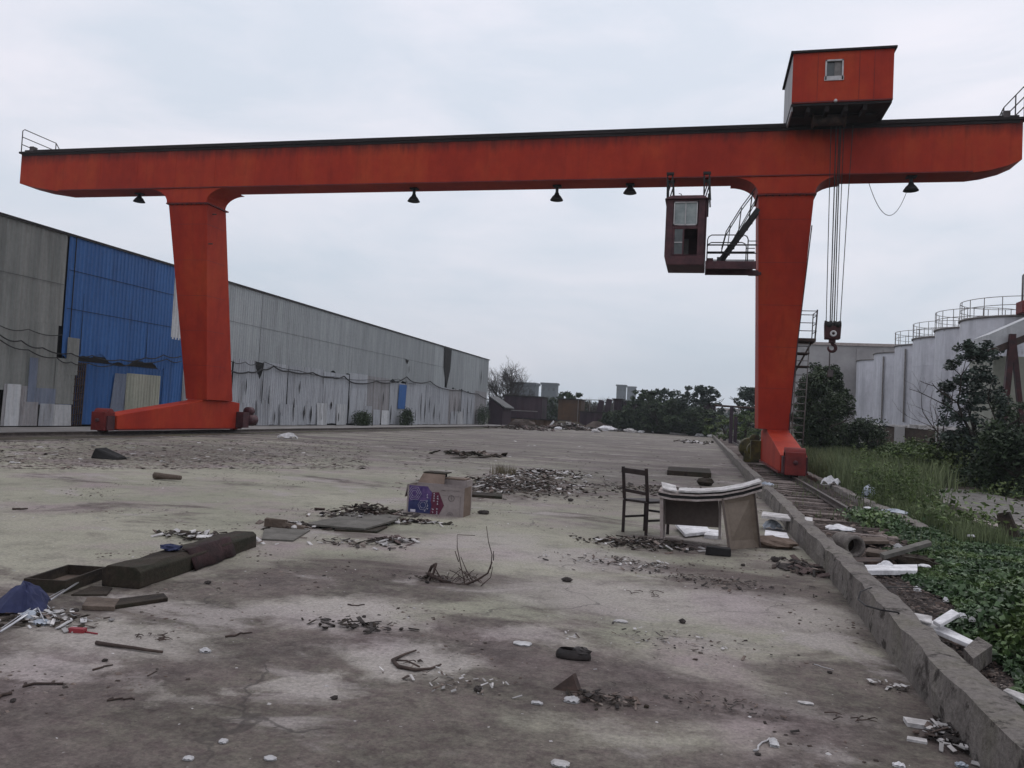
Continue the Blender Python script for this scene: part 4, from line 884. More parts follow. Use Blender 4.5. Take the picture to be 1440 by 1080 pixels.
# ================================================================== TREES AND SHRUBS at right
def leafy(name, base, h, cl, size, mat, label, cat='tree', flat=.3, tr=.12, seed=1, depth=3, lean=(0, 0, 1)):
    t = root(name, base, label, cat); rr = random.Random(seed); m = MB(); tips = []
    branch(m, base, lean, h * .42, tr, depth, rr, tips, .55); part('trunk', m, MAT['bark'], t)
    pts = [((base[0] + a, base[1] + b, base[2] + c), (ra, ra, rb), n) for a, b, c, ra, rb, n in cl]
    part('crown', crown(pts, size, flat), MAT[mat], t); return t
def rclumps(rr, w, h, z0, n, r, cnt):
    out = []
    for i in range(n):
        q = rr.uniform(0, 1); ww = w * math.sqrt(max(.08, 1 - (2 * q - 1) ** 2 * .8))
        a = rr.uniform(0, 2 * math.pi); d = ww * math.sqrt(rr.uniform(0, 1))
        out.append((d * math.cos(a), d * math.sin(a) * .8, z0 + q * (h - z0), r * rr.uniform(.5, 1.3), r * rr.uniform(.4, .95), int(cnt * rr.uniform(.6, 1.4))))
    return out
rr = random.Random(11)
b = A(1358, 600, 30)
leafy('tree', (float(b[0]) + .2, 30, 0), 5.2, rclumps(rr, 1.05, 4.8, .8, 120, .2, 55), .14, 'leafgrey', 'loose dark green tree with layered branches in front of the grey tanks', flat=.6, seed=5, tr=.1)
b = A(1402, 600, 33)
leafy('tree', (float(b[0]) + .3, 33, 0), 3.4, rclumps(rr, .7, 3.1, .4, 40, .28, 80), .14, 'leaf', 'darker short tree beside the conveyor gallery struts', flat=.4, seed=6)
b = A(1160, 610, 44)
leafy('bush', (float(b[0]) - .1, 44, 0), 5.0, rclumps(rr, 1.35, 4.9, .3, 190, .3, 110), .15, 'leaf', 'tall dense dark bush just right of the right crane leg', 'bush', seed=7)
b = A(1142, 610, 41)
leafy('bush', (float(b[0]) + .2, 41, 0), 4.4, rclumps(rr, 1.1, 4.3, .2, 100, .3, 110), .14, 'leaf', 'dark bush behind the ladder of the right crane leg', 'bush', seed=17)
for i, (px, yy, w, h, lb, mt) in enumerate(((1425, 26, 1.4, 1.8, 'dark shrub below the conveyor gallery at the right edge', 'leaf'), (1345, 32, 1.8, 1.5, 'low dark shrub under the loose tree', 'leaf'), (1285, 40, 1.6, 1.0, 'low spreading shrub in front of the brown retaining wall', 'leafmid'),
        (1208, 42, 1.1, 2.0, 'shrub between the dark bush and the retaining wall', 'leaf'), (1400, 30, 1.9, 1.5, 'shrub behind the gravel lane', 'leaf'), (1320, 31, 2.0, 1.0, 'low green shrub beyond the gravel lane', 'leafmid'))):
    b = G(px, 640); b = A(px, 640, yy)
    leafy('shrub', (float(b[0]), float(yy), 0), h, rclumps(rr, w, h, .1, 36, .5, 240), .13, mt, lb, 'shrub', seed=20 + i, depth=2)
# bare sapling beside the tree
b = A(1318, 600, 31); t = root('bare_sapling', (float(b[0]), 31, 0), 'leafless grey sapling in front of the tanks, left of the loose tree', 'sapling')
m = MB(); branch(m, (b[0], 31, 0), (.1, 0, 1), 1.6, .04, 4, random.Random(8), None, .5, 3); part('trunk', m, MAT['twig'], t)

# undergrowth, creepers, tall weeds: stuff
def scatter(n, x0, x1, y0, y1, pw=1.0):
    return np.stack([rng.uniform(x0, x1, n), y0 + (y1 - y0) * rng.uniform(0, 1, n) ** pw, np.zeros(n)], 1)
def vnoise(P, s, ph=0):
    return .5 + .25 * (np.sin(P[:, 0] * s + 1.3 * np.sin(P[:, 1] * s * .7 + ph)) + np.sin(P[:, 1] * s * 1.2 + 1.7 * np.sin(P[:, 0] * s * .8 + 2 * ph)))
# creeper carpet: humps of broad leaves on the right
P = scatter(230000, 1.72, 8.2, 3.2, 17, 1.3); edge = 1.98 + np.clip((P[:, 1] - 5.0) * .115, -.2, 1.9) + .5 * (vnoise(P, 2.1, 1) - .5); keep = P[:, 0] > edge
lane = (P[:, 0] > 5.35) & (P[:, 1] > 12.6) & (vnoise(P, 1.3, 4) < .85); keep &= ~lane; P = P[keep]; edge = edge[keep]
hum = (.12 + .50 * vnoise(P, 2.3, 2) * vnoise(P, .9, .5) + .12 * vnoise(P, 6, 3)) * np.clip((P[:, 0] - edge) * 1.4, .15, 1) * np.clip((14.5 - P[:, 1]) / 7, .26, 1.1)
P[:, 2] = -.05 + hum * rng.uniform(.35, 1.05, len(P))
near = P[:, 1] < 9
setting('creeper_cover', merge(leaf_mesh(P[near], .058, .35, .8), leaf_mesh(P[~near], .075, .35, .75)), MAT['leafcreeper'], 'stuff')
# low weeds across the verge
P = scatter(52000, 3.9, 15, 14, 60, 1.2); P = P[~((P[:, 0] > 5.3) & (P[:, 0] < 8.3) & (P[:, 1] < 24)) & (vnoise(P, .9, 7) > .3)]
P[:, 2] = rng.uniform(0, .7, len(P)) * vnoise(P, 1.6, 3) ** 1.5
setting('undergrowth', leaf_mesh(P, .11, .3, .45), MAT['leafmid'], 'stuff')
P = scatter(32000, 8.5, 26, 18, 58, 1.0); P[:, 2] = rng.uniform(0, 1.25, len(P)) * vnoise(P, .7, 5) * np.clip((P[:, 0] / P[:, 1] - .22) * 9, .3, 1.1)
setting('rank_growth', leaf_mesh(P, .22, .3), MAT['leaf'], 'stuff')
# tall weeds in clumps beside the track
def clumpgrass(spots, n, h, w, s=.3):
    Ps = []
    for (x, y_, q) in spots:
        p = np.zeros((int(n * q), 3)); p[:, 0] = rng.normal(x, s, len(p)); p[:, 1] = rng.normal(y_, s * 1.8, len(p)); Ps.append(p)
    P = np.concatenate(Ps); P = P[(P[:, 0] > 3.88) & ~((P[:, 0] > 5.3) & (P[:, 1] < 25))]; return blades(P, h, w)
sp = [(rr.uniform(4.0, 4.9), rr.uniform(18.5, 38), rr.uniform(.3, 1.5)) for _ in range(46)]
setting('tall_weeds', merge(clumpgrass(sp, 150, .75, .022), clumpgrass([(rr.uniform(4.0, 7.5), rr.uniform(24, 50), 1) for _ in range(60)], 130, .8, .035)), MAT['grass'], 'stuff')
def weedplant(px, py, h, lb, n=16):
    b = G(px, py, 0); t = root('weed_plant', (float(b[0]), float(b[1]), 0), lb, 'weed'); m = MB(); Pl = []
    for i in range(n):
        x, y_ = b[0] + rr.uniform(-.3, .3), b[1] + rr.uniform(-.3, .3); hh = h * rr.uniform(.6, 1.1); dx, dy = rr.uniform(-.12, .12), rr.uniform(-.12, .12)
        m.tube([(x, y_, -.03), (x + dx * .4, y_ + dy * .4, hh * .5), (x + dx, y_ + dy, hh)], [.008, .007, .003], 4)
        for k in range(34):
            q = rr.uniform(.15, 1); Pl.append((x + dx * q + rr.uniform(-.06, .06), y_ + dy * q + rr.uniform(-.06, .06), hh * q))
    part('stem', m, MAT['grass'], t); part('foliage', leaf_mesh(np.array(Pl), .085, .0, .32), MAT['leafmid'], t)
for a in ((1228, 712, 1.15, 'tall bushy weed standing beside the track, leftmost of the tall ones'), (1262, 712, 1.05, 'tall weed plant behind the white bottle litter'), (1290, 722, 1.0, 'leafy upright weed right of the litter beside the track'), (1215, 686, 1.2, 'tall weed farther back beside the pale kerb')): weedplant(*a)
# scrub along the outer kerb
P = scatter(7000, 3.85, 4.6, 13, 45, 1.2); setting('kerbside_grass', blades(P, .3, .012), MAT['grass'], 'stuff')

# ================================================================== FAR END OF THE YARD
rf = random.Random(21)
FY = 112.0
def fx(px, y=FY): return float(A(px, 590, y)[0])
def fz(px, py, y=FY): return max(.05, float(A(px, py, y)[2]))
# lean-to at the corner of the shed
t = root('lean_to', (fx(700, 101), 101, 0), 'low dark brown lean-to at the far corner of the long shed', 'shed'); m = MB()
x0, x1 = fx(686, 101), fx(706, 101); m.hexa([(x0, 101, 0), (x1, 101, 0), (x1, 106, 0), (x0, 106, 0), (x0, 101, fz(686, 558, 101)), (x1, 101, fz(706, 574, 101)), (x1, 106, fz(706, 574, 101)), (x0, 106, fz(686, 558, 101))]); part('wall', m, MAT['container'], t)
m = MB(); m.hexa([(x0, 100.8, fz(686, 558, 101) + .01), (x1 + .4, 100.8, fz(706, 574, 101)), (x1 + .4, 106, fz(706, 574, 101)), (x0, 106, fz(686, 558, 101) + .01), (x0, 100.8, fz(686, 558, 101) + .15), (x1 + .4, 100.8, fz(706, 574, 101) + .14), (x1 + .4, 106, fz(706, 574, 101) + .14), (x0, 106, fz(686, 558, 101) + .15)]); part('roof', m, MAT['roof'], t)
def hut(name, px0, px1, pyt, mat, label, y=FY, depth=4, roofmat='topdark', bands=0, open_=False, z0=0):
    x0, x1 = fx(px0, y), fx(px1, y); zt = fz((px0 + px1) / 2, pyt, y)
    t = root(name, (x0, y, z0), label, name.split('_')[-1]); m = MB(); n = max(4, int((x1 - x0) / .5))
    V = []
    for k in range(n + 1):
        x = x0 + (x1 - x0) * k / n; d = .12 * (k % 2); V += [(x, y + d, 0), (x, y + d, zt)]
    m.add(V, [(2 * k, 2 * k + 2, 2 * k + 3, 2 * k + 1) for k in range(n)]); m.box(x0 + .02, x1 - .02, y + .15, y + depth, 0, zt - .02)
    part('wall', m, MAT[mat], t); m = MB(); m.box(x0 - .15, x1 + .15, y - .15, y + depth + .15, zt + .003, zt + .16); part('roof', m, MAT[roofmat], t)
    for i in range(bands):
        m = MB(); zz = zt * (i + 1) / (bands + 1); m.box(x0 + .5, x1 - .6, y - .09, y - .003, zz - .06, zz + .08); part('rail', m, MAT['galv'], t)
    return t
hut('dark_container', 708, 761, 558, 'container', 'dark maroon container like hut beyond the far left end of the yard', bands=1)
hut('rusty_container', 784, 816, 562, 'rustbox', 'brown container with a mossy foot at the middle of the far end')
hut('dark_container', 861, 873, 562, 'container', 'narrow dark upright container left of the hedge at the far end')
hut('dark_container', 876, 952, 567, 'container', 'long dark container half hidden in the hedge at the far end')
hut('dark_container', 985, 1006, 568, 'container', 'small black container at the right end of the hedge', y=104)
hut('low_wall', 700, 800, 590, 'rustbox', 'low brown wall in front of the maroon hut at the far end', y=108, depth=.5)
hut('low_wall', 815, 872, 581, 'container', 'low dark wall right of the brown container at the far end', y=110, depth=.5)
for px, pt, lb in ((842, 563, 'left leaning dark post'), (853, 561, 'thicker dark post beside the leaning one')):
    x = fx(px, 111); m = MB(); m.bar((x - .4, 111, 0), (x + .3, 111, fz(px, pt, 111)), .8, .5); solo('post', m, MAT['container'], lb + ' right of the bare bushes at the far end', 'post')
m = MB(); x0, x1 = fx(812, 112), fx(862, 112); m.bar((x0, 112, fz(812, 562, 112)), (x1, 112, fz(862, 563, 112)), .1)
for i in range(4): m.bar((x0 + (x1 - x0) * i / 3, 112, 0), (x0 + (x1 - x0) * i / 3, 112, fz(830, 562, 112)), .1)
solo('pipe_rack', m, MAT['galv'], 'thin open pipe rack in front of the bare bushes at the far end', 'rack')
# pole barrier and post beside the track
m = MB(); y = 70; a = A(1005, 570, y); b = A(1075, 575, y); m.tube([a, b], .09, 6)
t = root('pole_barrier', (float(a[0]), y, 0), 'horizontal pole barrier with a dark post left of the right crane leg', 'barrier'); part('pole', m, MAT['iron'], t)
c = A(1029, 575, y); m = MB(); m.bar((c[0], y, 0), (c[0], y, c[2] + .25), .3); m.bar((c[0] + .5, y + 3, 0), (c[0] + .5, y + 3, c[2] - .6), .3); part('post', m, MAT['container'], t)
# hedge and trees at the far end
def fartree(px, pyt, y, w, label, mat='leaf', n=26, cnt=150, size=.34, name='tree', r=.9, flat=.3):
    x = fx(px, y); h = fz(px, pyt, y); leafy(name, (x, y, 0), h, rclumps(rf, w, h * .96, h * .12, int(n * 2.6), r * .5, int(cnt * .45)), size, mat, label, name.split('_')[-1], seed=rf.randint(0, 999), flat=flat, tr=.16)
fartree(905, 548, 104, 2.6, 'dark leafy tree rising from the left part of the far hedge'); fartree(935, 547, 106, 2.8, 'dark tree in the middle of the far hedge, twin of its left neighbour but wider', 'leafgrey')
fartree(983, 541, 100, 3.2, 'tallest leafy tree at the right of the far hedge', 'leafgrey', 30); fartree(1052, 545, 90, 1.8, 'grey green tree showing just left of the right crane leg', 'leafgrey', 26, 160, .3)
fartree(800, 552, 125, 3.4, 'rounded dark tree behind the brown container', 'leaf', 26, 150, .4); fartree(776, 558, 128, 2.6, 'small rounded tree between the far huts', 'leaf', 16, 120, .4)
fartree(895, 565, 103, 3.0, 'dark shrub at the left foot of the far hedge', name='shrub'); fartree(925, 563, 101, 3.6, 'dark shrub under the middle tree of the far hedge', name='shrub'); fartree(958, 562, 100, 3.4, 'dense dark shrub filling the far hedge below the tallest tree', name='shrub')
fartree(985, 572, 96, 2.4, 'low dark shrub at the right foot of the far hedge', name='shrub'); fartree(1020, 584, 80, 2.4, 'low reddish scrub beside the pole barrier', 'leafmid', 14, 120, .22, 'shrub', .6); fartree(1048, 578, 74, 2.0, 'pale green scrub beside the right crane leg', 'leafmid', 14, 120, .2, 'shrub', .6)
fartree(868, 578, 103, 2.0, 'low dark shrub at the left tip of the far hedge', name='shrub')
# bare trees
x = fx(716, 120); t = root('bare_tree', (x, 120, 0), 'broad leafless tree behind the far corner of the shed', 'tree'); m = MB(); r2 = random.Random(3)
for i in range(4): branch(m, (x + r2.uniform(-.3, .3), 120, 0), (r2.uniform(-.5, .6), r2.uniform(-.2, .2), 1), 3.5, .17, 5, r2, None, .55, 4)
part('trunk', m, MAT['bark'], t)
for i, (px, hh) in enumerate(((826, 3.2), (838, 3.6), (850, 3.4), (815, 2.6))):
    x = fx(px, 118); t = root('bare_bush', (x, 118, 0), ['leafless pale bush behind the pipe frame, left of centre', 'tallest leafless bush behind the pipe frame', 'leafless bush nearest the leaning dark posts', 'small leafless bush beside the brown container'][i], 'bush')
    m = MB()
    for k in range(4): branch(m, (x, 118, 0), (r2.uniform(-.6, .6), r2.uniform(-.3, .3), 1), hh * .55, .08, 4, r2, None, .5, 3)
    part('trunk', m, MAT['twig'], t)
# far buildings in the haze
def block(px0, px1, pyt, y, label, mat='farbuild'):
    x0, x1 = fx(px0, y), fx(px1, y); zt = fz((px0 + px1) / 2, pyt, y); t = root('far_building', (x0, y, 0), label, 'building'); m = MB(); m.box(x0, x1, y, y + (x1 - x0) * .8, 0, zt); part('wall', m, MAT[mat], t)
    m = MB(); nf = max(3, int(zt / 4)); nw = max(3, int((x1 - x0) / 4))
    for i in range(nf):
        for j in range(nw):
            xx = x0 + (x1 - x0) * (j + .3) / nw; zz = zt * (i + .3) / nf; m.box(xx, xx + (x1 - x0) * .4 / nw, y - .1, y - .01, zz, zz + zt * .35 / nf)
    part('window', m, MAT['glass'], t); m = MB(); m.box(x0 - .5, x1 + .5, y - .5, y + (x1 - x0) * .8 + .5, zt + .01, zt + 1.0); part('roof', m, MAT[mat], t)
block(716, 750, 541, 300, 'wide grey block behind the bare tree on the skyline'); block(759, 780, 541, 380, 'square grey tower block right of the bare tree on the skyline')
block(865, 878, 543, 520, 'left and darker of the two slim towers on the skyline'); block(880, 892, 545, 620, 'right and fainter of the two slim towers on the skyline')
block(1008, 1040, 577, 420, 'low pale building seen beyond the pole barrier', 'boardedge')
# distant wooded skyline
Ps = []
for px in range(690, 1080, 7):
    y = rf.uniform(240, 330); x = fx(px, y); h = rf.uniform(3.5, 6.5); Ps.append(blob_points((x, y, h * .45), (rf.uniform(4, 8), 4, h * .6), 420, .5))
P = np.concatenate(Ps); P = P[P[:, 2] > 0]; setting('distant_wood', leaf_mesh(P, 1.1), MAT['leafgrey'], 'stuff')
Ps = []
for i in range(140):
    x = rf.uniform(-400, 500); y = rf.uniform(380, 600); h = rf.uniform(5, 9); Ps.append(blob_points((x, y, h * .4), (rf.uniform(8, 14), 6, h * .6), 160, .5))
P = np.concatenate(Ps); P = P[P[:, 2] > 0]; setting('horizon_wood', leaf_mesh(P, 2.4), MAT['leafgrey'], 'stuff')

# ================================================================== THINGS LYING IN THE YARD
def frame_from(p, q):
    """horizontal axes along p->q"""
    d = Vector((q[0] - p[0], q[1] - p[1], 0)).normalized(); return d, Vector((-d.y, d.x, 0))
# --- heavy timber baulk, long axis from near end to far end
a = G(205, 826); b = G(372, 765)
def baulk():
    p0 = Vector(G(160, 822)); p1 = Vector(G(232, 822)); far0 = Vector(G(318, 758)); far1 = Vector(G(366, 768))
    ax = (Vector(G(362, 771)) - Vector(G(196, 832))); ax.z = 0; L2 = ax.length; ax.normalize(); s = Vector((-ax.y, ax.x, 0)); o = Vector(G(196, 829)); o.z = 0
    w, h = .34, .17
    m = MB(); n = 10; V = []
    for i in range(n + 1):
        c = o + ax * (L2 * i / n) + Vector((0, 0, 0)); j = [random.uniform(-.012, .012) for _ in range(6)]; wi = w * (1 - .15 * (i / n))
        V += [c + s * j[0], c + s * (j[1]) + Vector((0, 0, h * .8)), c + s * (.05 + j[2]) + Vector((0, 0, h + j[3])), c + s * (wi - .04) + Vector((0, 0, h + j[4])), c + s * (wi + j[5]) + Vector((0, 0, h * .8)), c + s * wi]
    Fc = [(r * 6 + k, (r + 1) * 6 + k, (r + 1) * 6 + (k + 1) % 6, r * 6 + (k + 1) % 6) for r in range(n) for k in range(6)] + [tuple(range(6)), tuple(n * 6 + k for k in range(5, -1, -1))]
    m.add(V, Fc); solo('timber_baulk', m, MAT['wood'], 'heavy dark mossy timber baulk lying diagonally on the concrete', 'timber', bevel=.01)
    # rags and scraps lying along it
    for q, mt, nm, lb in ((.36, 'umbrella', 'blue_scrap', 'small blue rag lying on the timber baulk'),):
        c = o + ax * L2 * q + s * .2; m = MB(); m.rock((c.x, c.y, h + .035), (.2, .12, .06), 5, .4, 2); solo(nm, m, MAT[mt], lb, 'rag')
    m = MB(); k = 9; V = []
    for i in range(k):
        c = o + ax * (L2 * (.36 + .38 * i / (k - 1))); j = random.uniform(-.02, .02)
        V += [c - s * (.05 + j) + Vector((0, 0, .012)), c - s * (.018 + j * .3) + Vector((0, 0, .10)), c + s * .035 + Vector((0, 0, h + .022)), c + s * (.075 + j) + Vector((0, 0, h + .026 + j * .3))]
    m.add(V, [(4 * i + q, 4 * i + 4 + q, 4 * i + 5 + q, 4 * i + 1 + q) for i in range(k - 1) for q in range(3)], True)
    ob = solo('wine_cloth', m, MAT['winecloth'], 'faded wine coloured cloth strip draped over the front edge of the timber baulk', 'cloth'); so = ob.modifiers.new('thick', 'SOLIDIFY'); so.thickness = .008
    return o, ax, s, L2
bo, bax, bs, bL = baulk()
# --- shallow dark wooden tray
def tray():
    c = Vector(G(93, 822)); c.z = 0; ax = (Vector(G(140, 815)) - Vector(G(78, 838))); ax.z = 0; ax.normalize(); s = Vector((-ax.y, ax.x, 0)); L2, w, h = .54, .30, .10
    t = root('wooden_tray', (c.x, c.y, 0), 'shallow dark wooden drawer left of the timber baulk, beside the umbrella', 'drawer')
    P = lambda u, v, z: c + ax * u + s * v + Vector((0, 0, z))
    def slab(u0, u1, v0, v1, z0, z1): m = MB(); m.hexa([P(u0, v0, z0), P(u1, v0, z0), P(u1, v1, z0), P(u0, v1, z0), P(u0, v0, z1), P(u1, v0, z1), P(u1, v1, z1), P(u0, v1, z1)]); return m
    part('bottom', slab(-L2 / 2, L2 / 2, -w / 2, w / 2, .01, .02), MAT['brownwood'], t)
    for u0, u1, v0, v1 in ((-L2 / 2, L2 / 2, -w / 2 - .02, -w / 2), (-L2 / 2, L2 / 2, w / 2, w / 2 + .02), (-L2 / 2 - .02, -L2 / 2 - .002, -w / 2 - .02, w / 2 + .02), (L2 / 2 + .002, L2 / 2 + .02, -w / 2 - .02, w / 2 + .02)):
        part('side', slab(u0, u1, v0, v1, .0, h), MAT['wood'], t)
tray()
# --- collapsed umbrella with its shaft
def umbrella():
    c = Vector(G(26, 860)); t = root('umbrella', (c.x, c.y, 0), 'collapsed navy umbrella at the left edge of the photo', 'umbrella')
    m = MB(); V = [(c.x - .06, c.y + .08, .20)]; n = 24; rr_ = random.Random(5)
    rings = 6
    for i in range(1, rings + 1):
        for k in range(n):
            a = 2 * math.pi * k / n; r = .165 * i / rings * (1 + .16 * math.cos(4 * a + 1)) * (1.35 if math.sin(a) < -.2 and math.cos(a) < 0 else 1); fold = .075 * abs(math.sin(a * 4 + i * .25)) * (i / rings) * (1.2 if math.sin(a) > 0 else .5)
            V.append((c.x + r * math.cos(a) * 1.1, c.y + .05 + r * math.sin(a) * .9, max(.012, .19 * (1 - (i / rings) ** 1.5) + fold * .8 + rr_.uniform(-.008, .008))))
    Fc = [(0, 1 + k, 1 + (k + 1) % n) for k in range(n)] + [(1 + (i - 1) * n + k, 1 + i * n + k, 1 + i * n + (k + 1) % n, 1 + (i - 1) * n + (k + 1) % n) for i in range(1, rings) for k in range(n)]
    m.add(V, Fc, False); part('canopy', m, MAT['umbrella'], t)
    a = G(0, 895); b = G(112, 826); m = MB(); m.tube([(a[0], a[1], .03), (b[0], b[1], .05)], .008, 6); part('shaft', m, MAT['chrome'], t)
    for a_, b_ in (((2, 889), (98, 830)), ((45, 852), (62, 880)), ((50, 846), (70, 862)), ((20, 880), (58, 862))):
        a = G(*a_); b = G(*b_); m = MB(); m.tube([(a[0], a[1], .025), ((a[0] + b[0]) / 2, (a[1] + b[1]) / 2, .05), (b[0], b[1], .03)], .004, 4); part('rib', m, MAT['chrome'], t)
umbrella()
def crumple(name, px, py, w, h, mat, label, cat, seed=1, d=None, z=0, flat=False):
    c = G(px, py, z); m = MB(); rr_ = random.Random(seed); n = 7; V = []; d = d or w * .7; ang = rr_.uniform(0, 3)
    for j in range(n):
        for i in range(n):
            u, v = i / (n - 1) - .5, j / (n - 1) - .5; k = 1 - .25 * abs(u * v) * 4 * rr_.uniform(.3, 1.3); x = u * w * k; y = v * d * k
            e = max(0, 1 - (abs(u) * 2) ** 2) * max(0, 1 - (abs(v) * 2) ** 2)
            V.append((c[0] + x + rr_.uniform(-.04, .04) * w, c[1] + y + rr_.uniform(-.04, .04) * d, z + .006 + (e * .6 + .4 * rr_.random()) * h * (1 if not flat else .5)))
    m.add(V, [(j * n + i, j * n + i + 1, (j + 1) * n + i + 1, (j + 1) * n + i) for j in range(n - 1) for i in range(n - 1)])
    # underside so that the sheet has a body
    k0 = len(m.v); m.add([(x, y, z + .002) for x, y, _ in V], [(j * n + i, (j + 1) * n + i, (j + 1) * n + i + 1, j * n + i + 1) for j in range(n - 1) for i in range(n - 1)])
    return solo(name, m, MAT[mat], label, cat)
crumple('plastic_bag', 42, 870, .16, .06, 'plastic', 'crumpled pale plastic bag under the umbrella ribs', 'bag', 3); crumple('plastic_bag', 58, 878, .1, .04, 'plastic', 'smaller scrap of clear plastic beside the umbrella shaft', 'bag', 4)
crumple('cloth_scrap', 80, 870, .26, .03, 'insole', 'flat brown cloth scrap right of the umbrella', 'cloth', 9)
def plate(name, cs, z, th, mat, label, cat, tilt=0, jit=0, **k):
    """flat slab through four ground pixels"""
    P = [Vector(G(*c)) for c in cs]; m = MB(); zz = [z, z, z + tilt, z + tilt]
    m.hexa([(p.x, p.y, zz[i]) for i, p in enumerate(P)] + [(p.x, p.y, zz[i] + th) for i, p in enumerate(P)]); return solo(name, m, MAT[mat], label, cat, **k)
plate('wooden_plank', [(115, 858), (160, 860), (168, 848), (122, 846)], 0, .035, 'brownwood', 'short brown plank lying in front of the drawer and the timber baulk', 'plank', bevel=.005)
plate('wooden_plank', [(162, 857), (236, 846), (230, 839), (165, 847)], 0, .03, 'wood', 'darker thin plank continuing from the short brown plank', 'plank', bevel=.004)
plate('flat_board', [(100, 838), (150, 838), (158, 828), (128, 826)], 0, .012, 'wood', 'thin dark board between drawer and baulk', 'board')
# slabs between the baulk and the box
plate('cement_slab', [(368, 760), (412, 762), (436, 747), (372, 744)], 0, .02, 'slab', 'flat grey slab at the far end of the timber baulk', 'slab')
plate('cement_slab', [(428, 742), (512, 749), (560, 737), (500, 728)], .03, .022, 'slab', 'long grey slab tilted on rubble, left of the printed box', 'slab', .02)
plate('cement_slab', [(470, 747), (530, 750), (545, 742), (480, 736)], 0, .025, 'wood', 'dark slab underneath the long grey one', 'slab')
plate('cement_slab', [(516, 737), (545, 740), (563, 731), (535, 727)], .035, .02, 'slab', 'small slab overlapping the right end of the long one', 'slab')
m = MB(); p = G(387, 741); m.obox((p[0], p[1], .05), (.28, .09, .1), (0, 0, .1), .01); m.obox((p[0] + .26, p[1], .03), (.3, .07, .05), (0, .1, .05), .01); solo('wood_block', m, MAT['brownwood'], 'squat brown wood block behind the first grey slab', 'block', bevel=.006)
# debris heap on the slabs
def heap(name, cx, cy, w, d, h, n, mats, label, seed, cat='heap', size=(.03, .1)):
    c = G(cx, cy); rr_ = random.Random(seed); t = root(name, (float(c[0]), float(c[1]), 0), label, cat); groups = {k: MB() for k in mats}
    for i in range(n):
        u, v = rr_.gauss(0, .33), rr_.gauss(0, .33); z = h * math.exp(-(u * u + v * v) * 3) * rr_.random(); k = rr_.choice(mats); s = rr_.uniform(*size)
        x, y = c[0] + u * w, c[1] + v * d
        if rr_.random() < .16: groups[k].rock((x, y, z + s * .2), (s, s * rr_.uniform(.5, 1), s * rr_.uniform(.3, .6)), rr_.random(), rr_.random() * 3)
        else: groups[k].obox((x, y, z + .012), (s * rr_.uniform(1, 2.6), s * rr_.uniform(.3, .9), s * .12), (rr_.uniform(-.4, .4), rr_.uniform(-.4, .4), rr_.random() * 3), s * .05)
    nm = {'litter': 'rubble', 'wood': 'wood_scraps', 'lightlitter': 'pale_scraps', 'foam': 'foam_scraps', 'stone': 'stones', 'brick': 'brick_bits', 'twig': 'twigs', 'dirtyfoam': 'dirty_scraps', 'paper': 'paper_scraps'}
    for k, g in groups.items():
        if g.v: o = part(nm[k], g, MAT[k], t); o['kind'] = 'stuff'
    return t
heap('debris_heap', 500, 731, .9, .5, .1, 110, ['wood', 'litter', 'stone', 'lightlitter'], 'dark heap of scraps on top of the long grey slab', 1)
heap('debris_heap', 520, 724, .9, .4, .16, 200, ['wood', 'stone', 'litter', 'wood', 'brick'], 'darkest pile of scraps behind the long grey slab', 51, size=(.02, .09))
heap('debris_heap', 290, 757, .9, .35, .05, 140, ['wood', 'litter', 'dirtyfoam'], 'scraps strewn behind the far half of the timber baulk', 52, size=(.02, .09))
heap('debris_heap', 75, 872, .5, .3, .03, 150, ['litter', 'lightlitter', 'paper', 'wood'], 'scraps strewn around the umbrella shaft', 53, size=(.01, .05))
heap('debris_heap', 905, 765, 1.0, .5, .08, 150, ['wood', 'litter', 'stone'], 'black dirt and scraps around the chair legs', 54, size=(.015, .07))
heap('debris_heap', 1185, 800, .35, .9, .06, 160, ['litter', 'stone', 'wood', 'brick'], 'rubble along the kerb foot past the dark mat', 55, size=(.02, .07)) if 0 else None
heap('debris_heap', 425, 741, .5, .35, .03, 50, ['litter', 'lightlitter', 'wood'], 'pale small scraps between the slabs', 2)
heap('debris_heap', 722, 684, 2.1, 2.9, .10, 1500, ['litter', 'wood', 'wood', 'litter', 'litter', 'lightlitter'], 'wide rubble heap behind and right of the printed box', 3, size=(.015, .085))
heap('debris_heap', 765, 668, 1.6, 2.4, .10, 420, ['litter', 'litter', 'wood', 'dirtyfoam'], 'low pale rubble behind the wide heap', 4, size=(.02, .11))
heap('debris_heap', 590, 735, .7, .22, .02, 70, ['litter', 'lightlitter', 'wood'], 'line of small scraps at the foot of the printed box', 5, size=(.02, .08))
heap('debris_heap', 500, 765, .9, .4, .02, 70, ['litter', 'lightlitter', 'stone'], 'scatter of chips in front of the slabs', 6, size=(.015, .06))
heap('debris_heap', 930, 690, 2.6, 1.8, .05, 330, ['litter', 'wood', 'stone', 'litter'], 'thin brown rubble spread behind the chair', 71, size=(.015, .08))
heap('debris_heap', 870, 792, 1.1, .5, .02, 160, ['litter', 'stone', 'lightlitter'], 'sparse crumbs left of the dark patch before the chair', 72, size=(.01, .04))
heap('debris_heap', 1010, 820, 1.2, .5, .02, 160, ['litter', 'stone'], 'sparse crumbs on the concrete below the black block', 73, size=(.008, .035))
heap('debris_heap', 900, 768, 1.3, .5, .03, 130, ['litter', 'twig' if False else 'wood', 'stone', 'lightlitter'], 'dirt and chips spread below the chair', 7, size=(.02, .08))
heap('debris_heap', 1130, 800, .5, .8, .03, 110, ['litter', 'stone', 'brick'], 'rubble against the kerb right of the broken desk', 8, size=(.03, .1))
heap('debris_heap', 1345, 1040, .24, .3, .05, 150, ['litter', 'lightlitter', 'stone'], 'rubble pile at the bottom right against the kerb', 9, size=(.015, .05))
